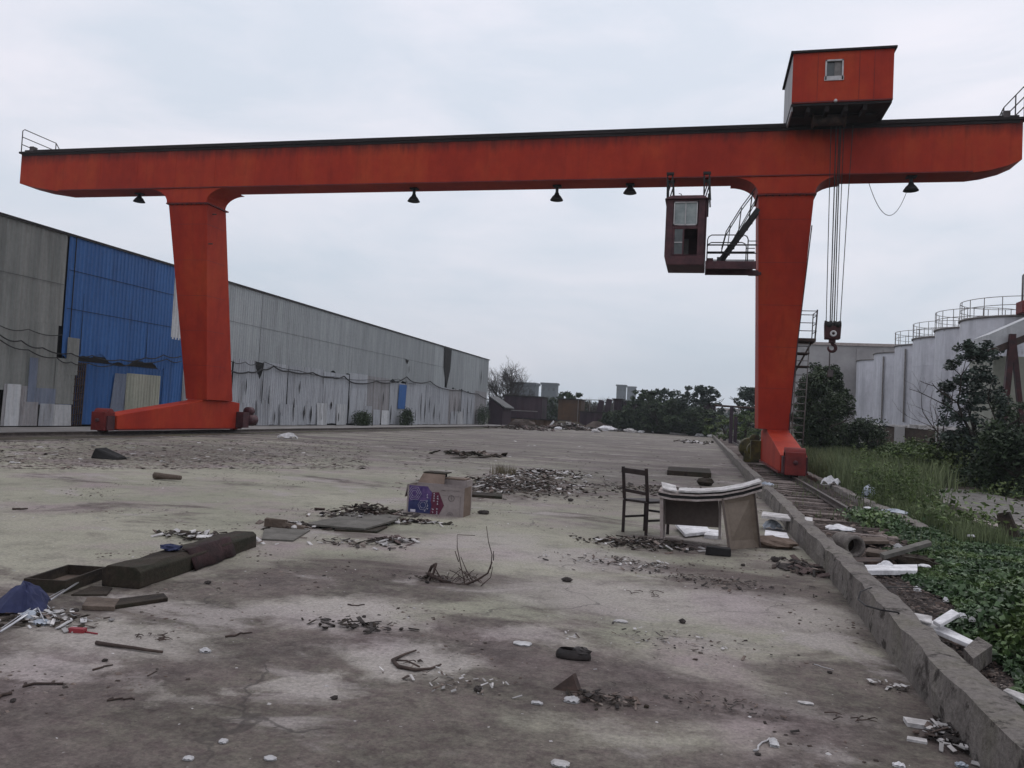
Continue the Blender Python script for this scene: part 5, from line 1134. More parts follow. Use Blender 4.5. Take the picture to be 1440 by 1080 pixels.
heap('debris_heap', 850, 985, .3, .16, .025, 90, ['litter', 'wood', 'stone'], 'thin streak of black rubble beside the triangular scrap', 10, size=(.01, .035))
heap('debris_heap', 1250, 965, .2, .12, .012, 30, ['dirtyfoam', 'litter'], 'pale crumbs on the concrete close to the kerb', 12, size=(.012, .03))
heap('debris_heap', 500, 882, .6, .25, .02, 60, ['stone', 'wood'], 'dark clods in the pale dusty patch', 13, size=(.015, .05))
heap('debris_heap', 660, 640, 2.2, 2.0, .08, 50, ['wood', 'litter'], 'dark scrap pile left of centre behind the box', 14, size=(.1, .4))
heap('debris_heap', 700, 672, .5, .6, .1, 60, ['litter', 'dirtyfoam'], 'small heap with a dry grass tuft', 15, size=(.03, .1))
p = G(708, 668); setting('dry_grass', blades(np.array([p + np.array([rr.gauss(0, .16), rr.gauss(0, .2), 0]) for _ in range(160)]), .3, .012), MAT['drygrass'], 'stuff')
heap('debris_heap', 800, 604, 5.5, 5, .7, 150, ['wood', 'dirtyfoam', 'litter', 'iron' if 0 else 'wood', 'brick'], 'jumbled planks and scraps in front of the brown container', 81, size=(.15, .7))
heap('debris_heap', 865, 606, 6.5, 5, .6, 170, ['wood', 'dirtyfoam', 'litter', 'foam', 'wood'], 'jumbled dark and white scraps around the large foam heap at the far end', 82, size=(.15, .7))
heap('debris_heap', 950, 609, 6.0, 5, .35, 110, ['wood', 'dirtyfoam', 'litter'], 'flat scraps strewn before the right part of the far hedge', 83, size=(.12, .6))
heap('debris_heap', 975, 622, 2.5, 6, .06, 90, ['dirtyfoam', 'litter', 'wood'], 'pale flakes along the far part of the kerb', 84, size=(.06, .3))
heap('debris_heap', 735, 604, 5.0, 4, .4, 90, ['wood', 'litter', 'brick'], 'dark scraps in front of the maroon hut at the far end', 85, size=(.15, .5))
heap('debris_heap', 560, 762, .5, .3, .03, 60, ['wood', 'lightlitter', 'brick'], 'broken brick and lath bits in front of the printed box', 86, size=(.02, .09))
heap('debris_heap', 600, 815, .45, .25, .015, 40, ['twig' if 0 else 'wood', 'stone'], 'small clods left of the dead branch', 87, size=(.01, .05))
heap('debris_heap', 1000, 990, .7, .3, .01, 90, ['stone', 'litter'], 'fine black crumbs in the right foreground', 88, size=(.005, .02))
heap('debris_heap', 930, 900, .9, .5, .012, 110, ['stone', 'litter', 'lightlitter'], 'fine crumbs right of the paper square', 89, size=(.006, .025))
heap('debris_heap', 640, 960, .6, .3, .01, 70, ['litter', 'lightlitter'], 'pale and dark crumbs below the crooked branch', 90, size=(.006, .025))
# triangular scrap, shoe, brick like things in the foreground
p = G(798, 972); m = MB(); m.prism([(p[0] - .09, p[1], 0), (p[0] + .07, p[1] - .02, 0), (p[0] + .02, p[1] + .03, .09)], (.015, .035, .0)); solo('metal_scrap', m, MAT['iron'], 'dark triangular scrap standing on the concrete in the foreground', 'scrap')
def shoe():
    c = Vector(G(806, 926)); t = root('shoe', (c.x, c.y, 0), 'single old black shoe lying in the middle of the foreground', 'shoe'); m = MB(); n = 14
    def outline(s, z, o=0):
        return [(c.x + math.cos(2 * math.pi * k / n) * .115 * s, c.y + math.sin(2 * math.pi * k / n) * (.047 - .008 * math.cos(2 * math.pi * k / n)) * s + o, z) for k in range(n)]
    rings = [outline(1, 0), outline(1.04, .015), outline(1, .04), outline(.82, .062)]
    V = [p for r_ in rings for p in r_]; Fc = [(i * n + k, i * n + (k + 1) % n, (i + 1) * n + (k + 1) % n, (i + 1) * n + k) for i in range(3) for k in range(n)] + [tuple(range(n - 1, -1, -1))]
    m.add(V, Fc, True); m.rock((c.x + .055, c.y, .055), (.12, .08, .05), 3, 0, 2); part('upper', m, MAT['shoe'], t)
    m = MB(); m.add(outline(.78, .035), [tuple(range(n))]); part('insole', m, MAT['insole'], t)
shoe()
crumple('paper_sheet', 735, 906, .14, .012, 'paper', 'flat pale square of paper on the concrete in the foreground', 'paper', 5, .1); crumple('crumpled_wrapper', 804, 987, .09, .035, 'paper', 'crumpled white wrapper beside the triangular scrap', 'wrapper', 6, .06)
crumple('paper_scrap', 755, 990, .07, .015, 'paper', 'small torn white scrap left of the crumpled wrapper', 'paper', 7, .03); crumple('paper_scrap', 380, 1068, .06, .012, 'paper', 'white scrap at the bottom edge, left of centre', 'paper', 8, .04); crumple('paper_scrap', 265, 1068, .05, .012, 'paper', 'white scrap near the bottom left corner', 'paper', 10, .04)
crumple('paper_scrap', 314, 1044, .045, .012, 'paper', 'small white scrap just above the one near the bottom left corner', 'paper', 11, .04); crumple('paper_scrap', 788, 1076, .09, .02, 'dirtyfoam', 'pale scrap cut by the bottom edge of the photo', 'paper', 12, .06)
crumple('paper_scrap', 289, 917, .08, .03, 'paper', 'folded white scrap right of the iron bar', 'paper', 13, .05); crumple('paper_scrap', 1133, 990, .09, .012, 'dirtyfoam', 'flat pale chip in the right foreground', 'paper', 14, .04); crumple('paper_scrap', 1088, 1046, .05, .02, 'paper', 'small white curl of paper in the right foreground', 'paper', 15, .1)
crumple('paper_scrap', 873, 875, .12, .02, 'dirtyfoam', 'curved pale sliver right of the paper square', 'paper', 16, .05); crumple('plastic_scrap', 1292, 957, .02, .006, 'foam', 'tiny white scrap beside the near kerb', 'scrap', 17, .015)
# fallen iron bar and sticks
def stick(name, a, b, r, mat, label, cat='stick', bend=.03, z=.0, seed=0, group=None):
    p, q = Vector(G(*a)), Vector(G(*b)); rr_ = random.Random(seed); pts = []
    for i in range(6):
        k = i / 5; v = p.lerp(q, k); v.x += rr_.uniform(-1, 1) * bend * .5; v.y += rr_.uniform(-1, 1) * bend; v.z = z + r; pts.append(v)
    m = MB(); m.tube(pts, [r * (1 - .35 * i / 5) for i in range(6)], 6); return solo(name, m, MAT[mat], label, cat, group)
stick('wooden_stick', (135, 907), (228, 920), .014, 'twig', 'straight dark stick lying across the left foreground', bend=.004, seed=1); stick('twig', (150, 985), (192, 983), .006, 'twig', 'thin short stick below the straight one', seed=2)
stick('twig', (318, 897), (352, 890), .007, 'twig', 'twig right of the tangle in the left foreground', seed=3); stick('twig', (0, 983), (16, 975), .01, 'twig', 'dark twig at the left edge', seed=4)
stick('twig', (128, 944), (160, 935), .006, 'twig', 'thin crooked twig under the straight stick', seed=5, bend=.02); stick('twig', (26, 965), (85, 966), .008, 'twig', 'bent branch across the left foreground', seed=6, bend=.05)
stick('twig', (208, 951), (222, 944), .004, 'twig', 'tiny twig right of the crooked one', seed=7, bend=.004); stick('twig', (488, 852), (512, 851), .006, 'twig', 'thin dark twig on the dusty patch', seed=8)
stick('brick_bar', (217, 674), (254, 677), .07, 'brownwood', 'short round log lying on the open concrete at the left', 'log', bend=.01, seed=9); stick('twig', (18, 717), (37, 717), .015, 'twig', 'small stick on the open concrete at the far left', seed=10)
stick('twig', (1060, 1058), (1082, 1040), .006, 'paper', 'pale curled strip in the right foreground', seed=12, bend=.02); stick('wire', (1145, 935), (1172, 942), .003, 'paper', 'thin pale wire right of the foreground centre', 'wire', .01, seed=13)
def tangle(cx, cy, w, n, label, seed, mat='twig'):
    c = Vector(G(cx, cy)); rr_ = random.Random(seed); m = MB()
    for i in range(n):
        a = rr_.uniform(0, 6.28); p = c + Vector((rr_.gauss(0, w * .3), rr_.gauss(0, w * .25), .01)); d = Vector((math.cos(a), math.sin(a) * .6, rr_.uniform(0, .04))) * w * rr_.uniform(.2, .6)
        m.tube([p, p + d * .5 + Vector((.01, .01, .006)), p + d], [.004, .0035, .002], 4)
    return solo('twig_tangle', m, MAT[mat], label, 'twigs')
tangle(222, 897, .22, 12, 'small tangle of dark twigs in the left foreground', 1); tangle(1190, 1010, .2, 8, 'dark twigs lying in the right foreground near the kerb', 3); tangle(905, 835, .3, 8, 'loose ring of thin twigs right of centre', 4); tangle(580, 932, .1, 5, 'twig bits beside the branch with a crook', 5)
# crooked branch
m = MB(); pp = [(585, 917), (568, 923), (552, 931), (560, 940), (585, 945), (605, 943), (620, 937)]; m.tube([Vector(G(*q)) + Vector((0, 0, .012)) for q in pp], [.006, .008, .012, .012, .01, .008, .006], 6); m.tube([Vector(G(552, 931)) + Vector((0, 0, .012)), Vector(G(572, 936)) + Vector((0, 0, .03)), Vector(G(590, 940)) + Vector((0, 0, .01))], .006, 5)
solo('crooked_branch', m, MAT['twig'], 'crooked V shaped branch in the middle foreground', 'branch')
# uprooted branch with thin upright stems
c = Vector(G(652, 822)); t = root('dead_branch', (c.x, c.y, 0), 'dead branch with thin arching stems standing up from the concrete', 'branch'); m = MB(); yb = c.y
def q(px, py, dy=0): return Vector(A(px, py, yb + dy))
m.tube([q(602, 806), q(612, 812), q(625, 818), q(640, 822), (q(655, 822)), q(672, 815), q(686, 806), q(692, 790)], [.02, .018, .016, .014, .012, .01, .008, .006], 6)
m.tube([q(600, 812, .1), q(607, 797, .05), q(613, 793), q(610, 805), q(604, 816)], [.012, .016, .016, .012, .01], 6)
part('stem', m, MAT['twig'], t); m = MB()
for pts in ([(654, 822), (648, 795), (643, 770), (643, 752), (668, 753)], [(690, 800), (692, 780), (687, 762), (684, 740)], [(666, 820), (655, 800), (648, 783)], [(694, 788), (694, 775)], [(645, 790), (640, 775)], [(672, 828), (690, 812), (693, 797)]):
    n_ = len(pts); m.tube([q(*k_, .04 * i) for i, k_ in enumerate(pts)], [.0055 - .003 * i / n_ for i in range(n_)], 5)
for i in range(34):
    px = 610 + i * 2.0; p0 = q(px, 816 + 4 * math.sin(i)); d = Vector((rf.uniform(-.16, .16), rf.uniform(-.15, .15), rf.uniform(0, .14))); m.tube([p0, p0 + d * .6, p0 + d + Vector((0, 0, -.02))], .0035, 4)
part('twig', m, MAT['twig'], t)
# --- cardboard box with a print
def box():
    c0, c1 = Vector(A(571, 728, 11.35)), Vector(A(651, 730, 11.35)); c0.z = c1.z = 0; w = (c1 - c0).length; ax = (c1 - c0).normalized(); s = Vector((-ax.y, ax.x, 0)); h = .44; d = .38
    t = root('cardboard_box', (c0.x, c0.y, 0), 'cardboard box with a purple and wine coloured print on its front', 'box')
    P = lambda u, v, z: c0 + ax * u + s * v + Vector((0, 0, z))
    def pl(u0, u1, v0, v1, z0, z1): m = MB(); m.hexa([P(u0, v0, z0), P(u1, v0, z0), P(u1, v1, z0), P(u0, v1, z0), P(u0, v0, z1), P(u1, v0, z1), P(u1, v1, z1), P(u0, v1, z1)]); return m
    part('front_panel', pl(0, w, 0, .006, 0, h), MAT['card'], t); part('back_panel', pl(0, w, d - .006, d, 0, h), MAT['card'], t)
    part('side_panel', pl(0, .006, .007, d - .007, 0, h), MAT['carddark'], t); part('side_panel', pl(w - .006, w, .007, d - .007, 0, h), MAT['carddark'], t)
    m = MB(); m.hexa([P(.02, d, h), P(.5 * w, d, h), P(.5 * w, d + .006, h), P(.02, d + .006, h), P(.06, d + .12, h + .14), P(.48 * w, d + .1, h + .14), P(.48 * w, d + .106, h + .14), P(.06, d + .126, h + .14)]); part('flap', m, MAT['carddark'], t)
    m = MB(); m.hexa([P(-.01, .0, h), P(.012, -.01, h), P(.01, d, h), P(-.004, d, h), P(-.05, .02, h - .2), P(-.044, .01, h - .2), P(-.04, d, h - .18), P(-.046, d, h - .18)]); part('flap', m, MAT['card'], t)
    def flatshape(pts, e, mat, name): m = MB(); m.prism([P(u * w, -e, z * h) for u, z in pts], s * .001); return part(name, m, MAT[mat], t)
    flatshape([(.03, .05), (.03, .97), (.36, .97), (.40, .85), (.47, .72), (.44, .1), (.40, .04)], .003, 'purple', 'printed_panel')
    flatshape([(.03, .05), (.03, .4), (.15, .5), (.28, .42), (.40, .56), (.44, .35), (.42, .04)], .005, 'navyprint', 'printed_panel')
    flatshape([(.40, .04), (.44, .78), (.56, .80), (.66, .36), (.58, .04)], .0045, 'wine', 'printed_panel')
    m = MB()
    def hexring(cu, cz, r, th):
        pts = [(cu * w + r * math.cos(R(60 * k)), cz * h + r * math.sin(R(60 * k))) for k in range(7)]
        for k in range(6): a_, b_ = pts[k], pts[k + 1]; m.bar(P(a_[0], -.007, a_[1]), P(b_[0], -.007, b_[1]), .002, th, up=tuple(s))
    for r_ in (.05, .08, .11): hexring(.13, .70, r_, .006)
    for r_ in (.05, .08): hexring(.29, .32, r_, .006)
    part('printed_lines', m, MAT['greyprint'] if False else MAT['whiteprint'], t)
    m = MB(); rr_ = random.Random(9)                 # small stroke-like lettering in columns
    def glyph(u, z, g=.03):
        for _ in range(3): m.bar(P(u * w + rr_.uniform(-g, 0) * .6, -.008, z * h + rr_.uniform(-g, g) * .4), P(u * w + rr_.uniform(0, g) * .6, -.008, z * h + rr_.uniform(-g, g) * .4), .002, .006, up=tuple(s))
        m.bar(P(u * w, -.008, z * h - g * .4), P(u * w, -.008, z * h + g * .4), .002, .006, up=(1, 0, 0))
    for u, zs in ((.48, (.74, .66, .58, .50)), (.545, (.66, .58, .48, .4)), (.47, (.2, .1)), (.54, (.22, .13, .06)), (.36, (.68, .6, .46)), (.37, (.3, .2)), (.33, (.13,))):
        for z in zs: glyph(u, z)
    m.box(0, 0, 0, 0, 0, 0) if False else None
    part('lettering', m, MAT['whiteprint'], t)
    m = MB(); m.prism([P(u * w, -.007, z * h) for u, z in ((.07, .06), (.16, .06), (.16, .15), (.07, .15))], s * .001); part('price_sticker', m, MAT['whiteprint'], t)
    m = MB()
    def ring(cu, cz, r, a0, a1, th=.006):
        for k in range(16):
            a_, b_ = a0 + (a1 - a0) * k / 16, a0 + (a1 - a0) * (k + 1) / 16; m.bar(P(cu * w + r * math.cos(a_), -.004, cz * h + r * math.sin(a_)), P(cu * w + r * math.cos(b_), -.004, cz * h + r * math.sin(b_)), .002, th, up=tuple(s))
    ring(.78, .62, .045, 0, 6.283); ring(.77, .04, .045, 0, math.pi); ring(.77, .04, .022, 0, math.pi)
    for u, z in ((.775, .64), (.79, .6)): m.bar(P(u * w, -.004, z * h - .02), P(u * w, -.004, z * h + .02), .002, .005, up=(1, 0, 0))
    m.bar(P(.60 * w, -.004, .88 * h), P(.67 * w, -.004, .88 * h), .002, .016, up=tuple(s)); m.bar(P(.69 * w, -.004, .88 * h), P(.92 * w, -.004, .885 * h), .002, .005, up=tuple(s)); m.bar(P(.60 * w, -.004, .70 * h), P(.92 * w, -.004, .70 * h), .001, .003, up=tuple(s)); m.bar(P(.94 * w, -.004, .05 * h), P(.94 * w, -.004, .7 * h), .001, .003, up=tuple(s))
    part('symbol', m, MAT['greyprint'], t)
    # second box behind
    t2 = root('cardboard_box', (c0.x + .1, c0.y + .7, 0), 'plain brown cardboard box standing behind the printed one', 'box'); o2 = s * .55 + ax * .08
    P2 = lambda u, v, z: c0 + o2 + ax * u + s * v + Vector((0, 0, z))
    def pl2(u0, u1, v0, v1, z0, z1, top=0): m = MB(); m.hexa([P2(u0, v0, z0), P2(u1, v0, z0), P2(u1, v1, z0), P2(u0, v1, z0), P2(u0, v0, z1), P2(u1, v0, z1), P2(u1, v1, z1 + top), P2(u0, v1, z1 + top)]); return m
    part('body', pl2(0, .7, 0, .3, 0, .50), MAT['card'], t2); part('body', pl2(-.02, .24, -.01, .3, .505, .58), MAT['carddark'], t2); part('flap', pl2(-.03, .34, -.03, .3, .584, .60), MAT['wood'], t2); part('strip', pl2(.246, .27, -.015, .29, .505, .578), MAT['void'], t2)
    part('flap', pl2(.30, .66, .02, .3, .505, .525), MAT['carddark'], t2)
box()
plate('wooden_plank', [(648, 698), (706, 702), (706, 698), (650, 694)], 0, .05, 'wood', 'dark plank on the ground just right of the printed box', 'plank')
m = MB(); p = G(680, 723); m.rock((p[0], p[1], .03), (.2, .12, .07), 4, .1); solo('stone', m, MAT['stone'], 'dark stone on the concrete right of the printed box', 'stone')
# --- chair
def chair():
    bl, br = Vector(G(876, 748)), Vector(G(908, 753)); bl.z = br.z = 0
    ax = (br - bl); w = .42; ax.normalize(); fw = Vector((-ax.y, ax.x, 0)); fw = (fw + ax * .3).normalized()   # depth runs away and to the right
    t = root('wooden_chair', ((bl.x + br.x) / 2, bl.y, 0), 'dark wooden chair standing left of the broken desk', 'chair')
    fwd = fw * .42; up = Vector((0, 0, 1)); br = bl + ax * .37
    def leg_(p, h, lean=Vector((0, 0, 0))): m = MB(); m.bar(p, p + up * h + lean, .042, .042); return m
    lean = -fw * .05
    for p in (bl, br): part('leg', leg_(p, .46), MAT['oldwood'], t)
    for p in (bl + fwd, br + fwd): part('leg', leg_(p, .43), MAT['oldwood'], t)
    m = MB(); s0 = bl + up * .44 - ax * .02 - fw * .0; s1 = br + up * .44 + ax * .02
    m.hexa([s0, s1, s1 + fwd * 1.08, s0 + fwd * 1.08, s0 + up * .035, s1 + up * .035, s1 + fwd * 1.08 + up * .035, s0 + fwd * 1.08 + up * .035]); part('seat', m, MAT['oldwood'], t, .008)
    for p in (bl, br): m = MB(); m.bar(p + up * .478, p + up * .93 + lean, .045, .04); part('back_post', m, MAT['oldwood'], t)
    m = MB(); m.bar(bl + up * .88 + lean - ax * .02, br + up * .865 + lean + ax * .02, .035, .075); part('top_rail', m, MAT['oldwood'], t, .008)
    m = MB(); m.bar(bl + up * .60 + lean * .4, br + up * .575 + lean * .4, .025, .045); part('back_slat', m, MAT['oldwood'], t)
    for a_, b_, z in ((bl, bl + fwd, .22), (br, br + fwd, .20), (bl + fwd, br + fwd, .3)): m = MB(); m.bar(a_ + up * z, b_ + up * z, .022, .03); part('stretcher', m, MAT['oldwood'], t)
chair()
# --- broken desk
def desk():
    y0 = 10.75
    TLp = Vector(A(928, 762, 10.9)); a = Vector(G(930, 764)); b = Vector(G(1070, 773)); a.z = b.z = 0
    t = root('broken_desk', ((a.x + b.x) / 2, a.y, 0), 'broken tan fibreboard desk with a sagging top, beside the kerb', 'desk')
    def at(px, py, y=a.y): return Vector(A(px, py, y))
    # left end panel, seen edge on
    m = MB(); p0, p1 = at(928, 763), at(930, 690); m.hexa([p0, p0 + Vector((.035, 0, 0)), p0 + Vector((.05, .5, 0)), p0 + Vector((.015, .5, 0)), p1 - Vector((.02, 0, 0)), p1 + Vector((.025, 0, 0)), p1 + Vector((.03, .5, 0)), p1 + Vector((-.01, .5, 0))]); part('end_panel', m, MAT['boardedge'], t)
    # back panel
    m = MB(); q0, q1, q2, q3 = at(934, 737, a.y + .5), at(1012, 742, a.y + .5), at(1010, 700, a.y + .5), at(934, 696, a.y + .5); m.prism([q0, q1, q2, q3], (0, .02, 0)); part('back_panel', m, MAT['boarddark'], t)
    # right end panel, turned towards the camera and leaning
    r0, r1, r2, r3 = Vector(G(1026, 773)), Vector(G(1069, 770)), at(1061, 694, a.y - .0), at(1016, 701, a.y - .05); m = MB(); m.prism([r0, r1, r2, r3], (-.02, .035, 0)); ep = part('end_panel', m, MAT['board'], t)
    m = MB(); off = Vector((0, -.004, 0)); m.bar(r0 + off, r3 + off, .02, .02); m.bar(r1 + off, r2 + off, .02, .02); part('edge_strip', m, MAT['boarddark'], ep)
    # drawer side between: thin pale upright
    m = MB(); u0, u1 = at(1012, 757, a.y + .3), at(1013, 700, a.y + .3); m.bar(u0, u1, .03, .2); part('divider', m, MAT['boardedge'], t)
    # top: sagging, with pale worn surface and dark edge
    line = [(926, 690), (945, 694), (980, 696), (1015, 694.5), (1045, 689), (1072, 681)]; V = []; V2 = []
    n = len(line)
    up_, lo_, mid_ = [], [], []
    for i, (px, py) in enumerate(line):
        f = at(px, py, a.y - .06); k = Vector(f) + Vector((0, .62, .0)); up_.append((f, k))
    m = MB()
    for i in range(n - 1):
        (f0, b0), (f1, b1) = up_[i], up_[i + 1]; z = Vector((0, 0, -.02)); m.hexa([f0 + z, f1 + z, b1 + z, b0 + z, f0, f1, b1, b0])
    part('desk_top', m, MAT['boardedge'], t)
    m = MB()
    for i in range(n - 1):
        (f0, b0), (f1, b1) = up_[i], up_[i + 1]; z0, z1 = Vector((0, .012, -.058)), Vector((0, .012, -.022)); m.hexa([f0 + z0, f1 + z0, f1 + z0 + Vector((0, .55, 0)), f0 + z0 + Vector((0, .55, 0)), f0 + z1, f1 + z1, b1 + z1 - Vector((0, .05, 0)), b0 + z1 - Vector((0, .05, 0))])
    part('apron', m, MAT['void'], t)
    m = MB()
    for i in range(n - 1):
        (f0, b0), (f1, b1) = up_[i], up_[i + 1]; z0, z1 = Vector((0, 0, -.086)), Vector((0, 0, -.061)); m.hexa([f0 + z0, f1 + z0, f1 + z0 + Vector((0, .03, 0)), f0 + z0 + Vector((0, .03, 0)), f0 + z1, f1 + z1, f1 + z1 + Vector((0, .03, 0)), f0 + z1 + Vector((0, .03, 0))])
    part('lower_rail', m, MAT['boardedge'], t)
    # foam sheets resting on the top
    g0, g1, g2, g3 = at(932, 688, a.y - .04), at(952, 692, a.y - .04), at(950, 684, a.y + .3), at(930, 679, a.y + .3); m = MB(); m.hexa([g0, g1, g2, g3] + [v + Vector((0, 0, .016)) for v in (g0, g1, g2, g3)]); solo('foam_sheet', m, MAT['dirtyfoam'], 'tilted grey foam sheet on the left end of the broken desk', 'foam sheet')
    m = MB(); pts = [(954, 692), (985, 693.5), (1016, 691.5), (1045, 686.5), (1071, 679)]; q_ = [at(px, py, a.y - .045) for px, py in pts]
    for i in range(4): f0, f1 = q_[i], q_[i + 1]; d = Vector((0, .5, .0)); z = Vector((0, 0, .022)); m.hexa([f0, f1, f1 + d, f0 + d, f0 + z, f1 + z, f1 + d + z, f0 + d + z])
    solo('foam_sheet', m, MAT['dirtyfoam'], 'long pale foam sheet bent over the sagging desk top', 'foam sheet')
desk()
plate('foam_slab', [(963, 757), (999, 753), (988, 741), (949, 744)], .02, .04, 'foam', 'clean white foam slab lying inside the broken desk', 'foam slab', .03)
plate('foam_slab', [(990, 757), (1014, 759), (1014, 751), (994, 748)], 0, .05, 'foam', 'small white foam block at the right behind the clean slab', 'foam slab')
m = MB(); p = G(1010, 782); m.obox((p[0], p[1] + .06, .055), (.30, .14, .1), (0, 0, .0), .01); solo('black_brick', m, MAT['black'], 'black block on the ground in front of the broken desk', 'block', bevel=.01)
plate('wooden_plank', [(938, 668), (1000, 672), (998, 665), (940, 662)], 0, .14, 'wood', 'dark timber lying on the concrete behind the chair and the desk', 'timber'); m = MB(); p = G(992, 683); m.rock((p[0], p[1], .1), (.55, .4, .22), 8, .2); solo('dark_lump', m, MAT['wood'], 'dark lump at the end of the timber behind the desk', 'lump')
# things leaning and lying between the desk and the kerb
plate('foam_plank', [(1070, 745), (1142, 754), (1142, 750), (1072, 740)], .18, .04, 'dirtyfoam', 'long narrow foam plank reaching from the desk on to the kerb', 'foam plank', .02); plate('foam_sheet', [(1074, 765), (1112, 770), (1106, 756), (1076, 752)], .02, .05, 'foam', 'white foam sheet on a dark mat under the foam plank', 'foam sheet')
m = MB(); p = G(1090, 772); m.rock((p[0], p[1] + .15, .06), (.55, .4, .16), 12, .1, 2); solo('dark_mat', m, MAT['carddark'], 'rolled dark mat between the desk and the kerb', 'mat')
crumple('plastic_bag', 1087, 744, .32, .16, 'plastic', 'crumpled pale plastic bag behind the foam plank', 'bag', 21, .25, .0)
crumple('plastic_bag', 1079, 683, .3, .1, 'plastic', 'white strap of foam on the kerb end of the desk', 'foam', 22, .15, .27)
m = MB(); p = G(1090, 790); m.rock((p[0], p[1], .03), (.12, .1, .07), 31, .1); solo('stone', m, MAT['stone'], 'stone on the concrete below the right end of the desk', 'stone')
# --- on and beside the track
crumple('foam_scrap', 1182, 745, .46, .10, 'foam', 'lumpy white foam lying on the track bed', 'foam', 31, .35, -.03)
def drum():
    c = Vector(G(1183, 783, -.05)); t = root('pipe_section', (c.x, c.y, -.05), 'short open concrete pipe lying against the kerb beside the track', 'pipe'); m = MB()
    ax = Vector((.35, -.93, 0)).normalized(); u = Vector((0, 0, 1)); v = ax.cross(u); r = .14; n = 24; V = []; cc = c + Vector((.05, .25, .15))
    for (rr_, h) in ((r, 0), (r + .012, .04), (r, .1), (r, .3), (r + .012, .32), (r, .36), (r * .72, .36), (r * .7, .02), (0, .02)):
        for k in range(n): a_ = 2 * math.pi * k / n; V.append(cc + ax * (h - .05) + (u * math.cos(a_) + v * math.sin(a_)) * rr_)
    m.add(V, [(i * n + k, i * n + (k + 1) % n, (i + 1) * n + (k + 1) % n, (i + 1) * n + k) for i in range(8) for k in range(n)], True); part('pipe', m, MAT['kerb'], t)
    m = MB(); V = [cc + ax * .12 + (u * math.cos(2 * math.pi * k / n) + v * math.sin(2 * math.pi * k / n)) * r * .68 for k in range(n)]; m.add(V, [tuple(range(n))]); part('plug', m, MAT['wood'], t)
drum()
plate('wooden_plank', [(1237, 790), (1243, 794), (1310, 778), (1304, 774)], .06, .05, 'slab', 'grey plank leaning among the rubble beside the creepers', 'plank', .04); m = MB(); p = G(1290, 792); m.rock((p[0], p[1], .02), (.5, .25, .16), 77, 0, 2); solo('dark_lump', m, MAT['wood'], 'dark bundle below the grey plank', 'bundle')
plate('foam_plank', [(1205, 806), (1290, 806), (1290, 797), (1208, 798)], -.02, .05, 'foam', 'long broken white foam strip across the track bed', 'foam plank'); crumple('foam_scrap', 1246, 798, .2, .08, 'foam', 'peaked foam piece in the middle of the long strip', 'foam', 33, .12, .0); crumple('foam_scrap', 1300, 797, .14, .03, 'foam', 'small foam flake at the end of the long strip', 'foam', 34, .1, .05)
crumple('foam_scrap', 1290, 831, .07, .05, 'foam', 'small round foam lump among the dark leaves', 'foam', 35, .06, .03); crumple('foam_scrap', 1263, 771, .12, .08, 'paper', 'white scrap above the grey plank', 'scrap', 36, .1, 0)
plate('wooden_plank', [(1218, 779), (1290, 790), (1290, 785), (1220, 773)], -.02, .05, 'brownwood', 'brown batten half buried in rubble beside the pipe', 'batten'); plate('wooden_plank', [(1200, 792), (1240, 792), (1240, 786), (1200, 786)], -.03, .05, 'iron', 'rusty bar between pipe and foam strip', 'bar')
plate('wooden_plank', [(1210, 765), (1250, 765), (1245, 759), (1212, 759)], 0, .04, 'brownwood', 'short pinkish board above the pipe', 'board')
# broken foam sheets by the near kerb
def foamwedge(cs, zs, th, label, mat='foam'):
    P = [Vector(G(px, py, z)) for (px, py), z in zip(cs, zs)]; m = MB(); m.hexa([p - Vector((0, 0, th)) for p in P] + P); return solo('foam_slab', m, MAT[mat], label, 'foam slab', bevel=.006)
foamwedge([(1288, 874), (1378, 912), (1378, 905), (1296, 865)], (.12, .06, .06, .14), .035, 'long broken foam slab behind the near kerb, lowest of three')
foamwedge([(1312, 872), (1322, 878), (1350, 862), (1338, 856)], (.16, .16, .22, .22), .03, 'upright tilted foam slab crossing the long one')
foamwedge([(1280, 868), (1310, 876), (1311, 866), (1284, 861)], (.15, .15, .17, .17), .02, 'thin foam flake at the left of the crossed foam slabs', 'dirtyfoam')
foamwedge([(1410, 970), (1440, 985), (1442, 976), (1416, 967)], (.1, .08, .08, .1), .03, 'dirty foam strip at the right edge behind the near kerb', 'dirtyfoam')
for i, (x, y, w) in enumerate(((1352, 868, .08), (1367, 874, .05), (1330, 846, .05), (1365, 755, .12), (1220, 715, .16))): crumple('paper_scrap', x, y, w, .04, 'foam' if i != 1 else 'paper', ['white flake right of the crossed foam slabs', 'small paper flake among the leaves near the kerb', 'faint flake above the crossed foam slabs', 'white tuft of litter on the creepers', 'pale rag at the low kerb beside the rail'][i], 'litter', 40 + i, w * .7, .1 if i < 4 else .06)
# slab of old concrete sunk behind the near kerb
plate('concrete_slab', [(1355, 930), (1368, 945), (1395, 925), (1375, 912)], -.03, .12, 'kerb', 'broken concrete lump in the leaves behind the near kerb', 'slab')
# cable draped over the kerb
m = MB(); m.tube([Vector(G(1210, 832, .29)), Vector(G(1207, 843, .24)), Vector(G(1218, 852, .29)), Vector(G(1240, 858, .3)), Vector(G(1262, 861, .29)), Vector(G(1278, 872, .15))], .007, 5); m.tube([Vector(G(1210, 832, .29)), Vector(G(1225, 826, .29)), Vector(G(1300, 826, .05))], .005, 5); solo('wire', m, MAT['black'], 'thin dark wire looped over the concrete kerb', 'wire')
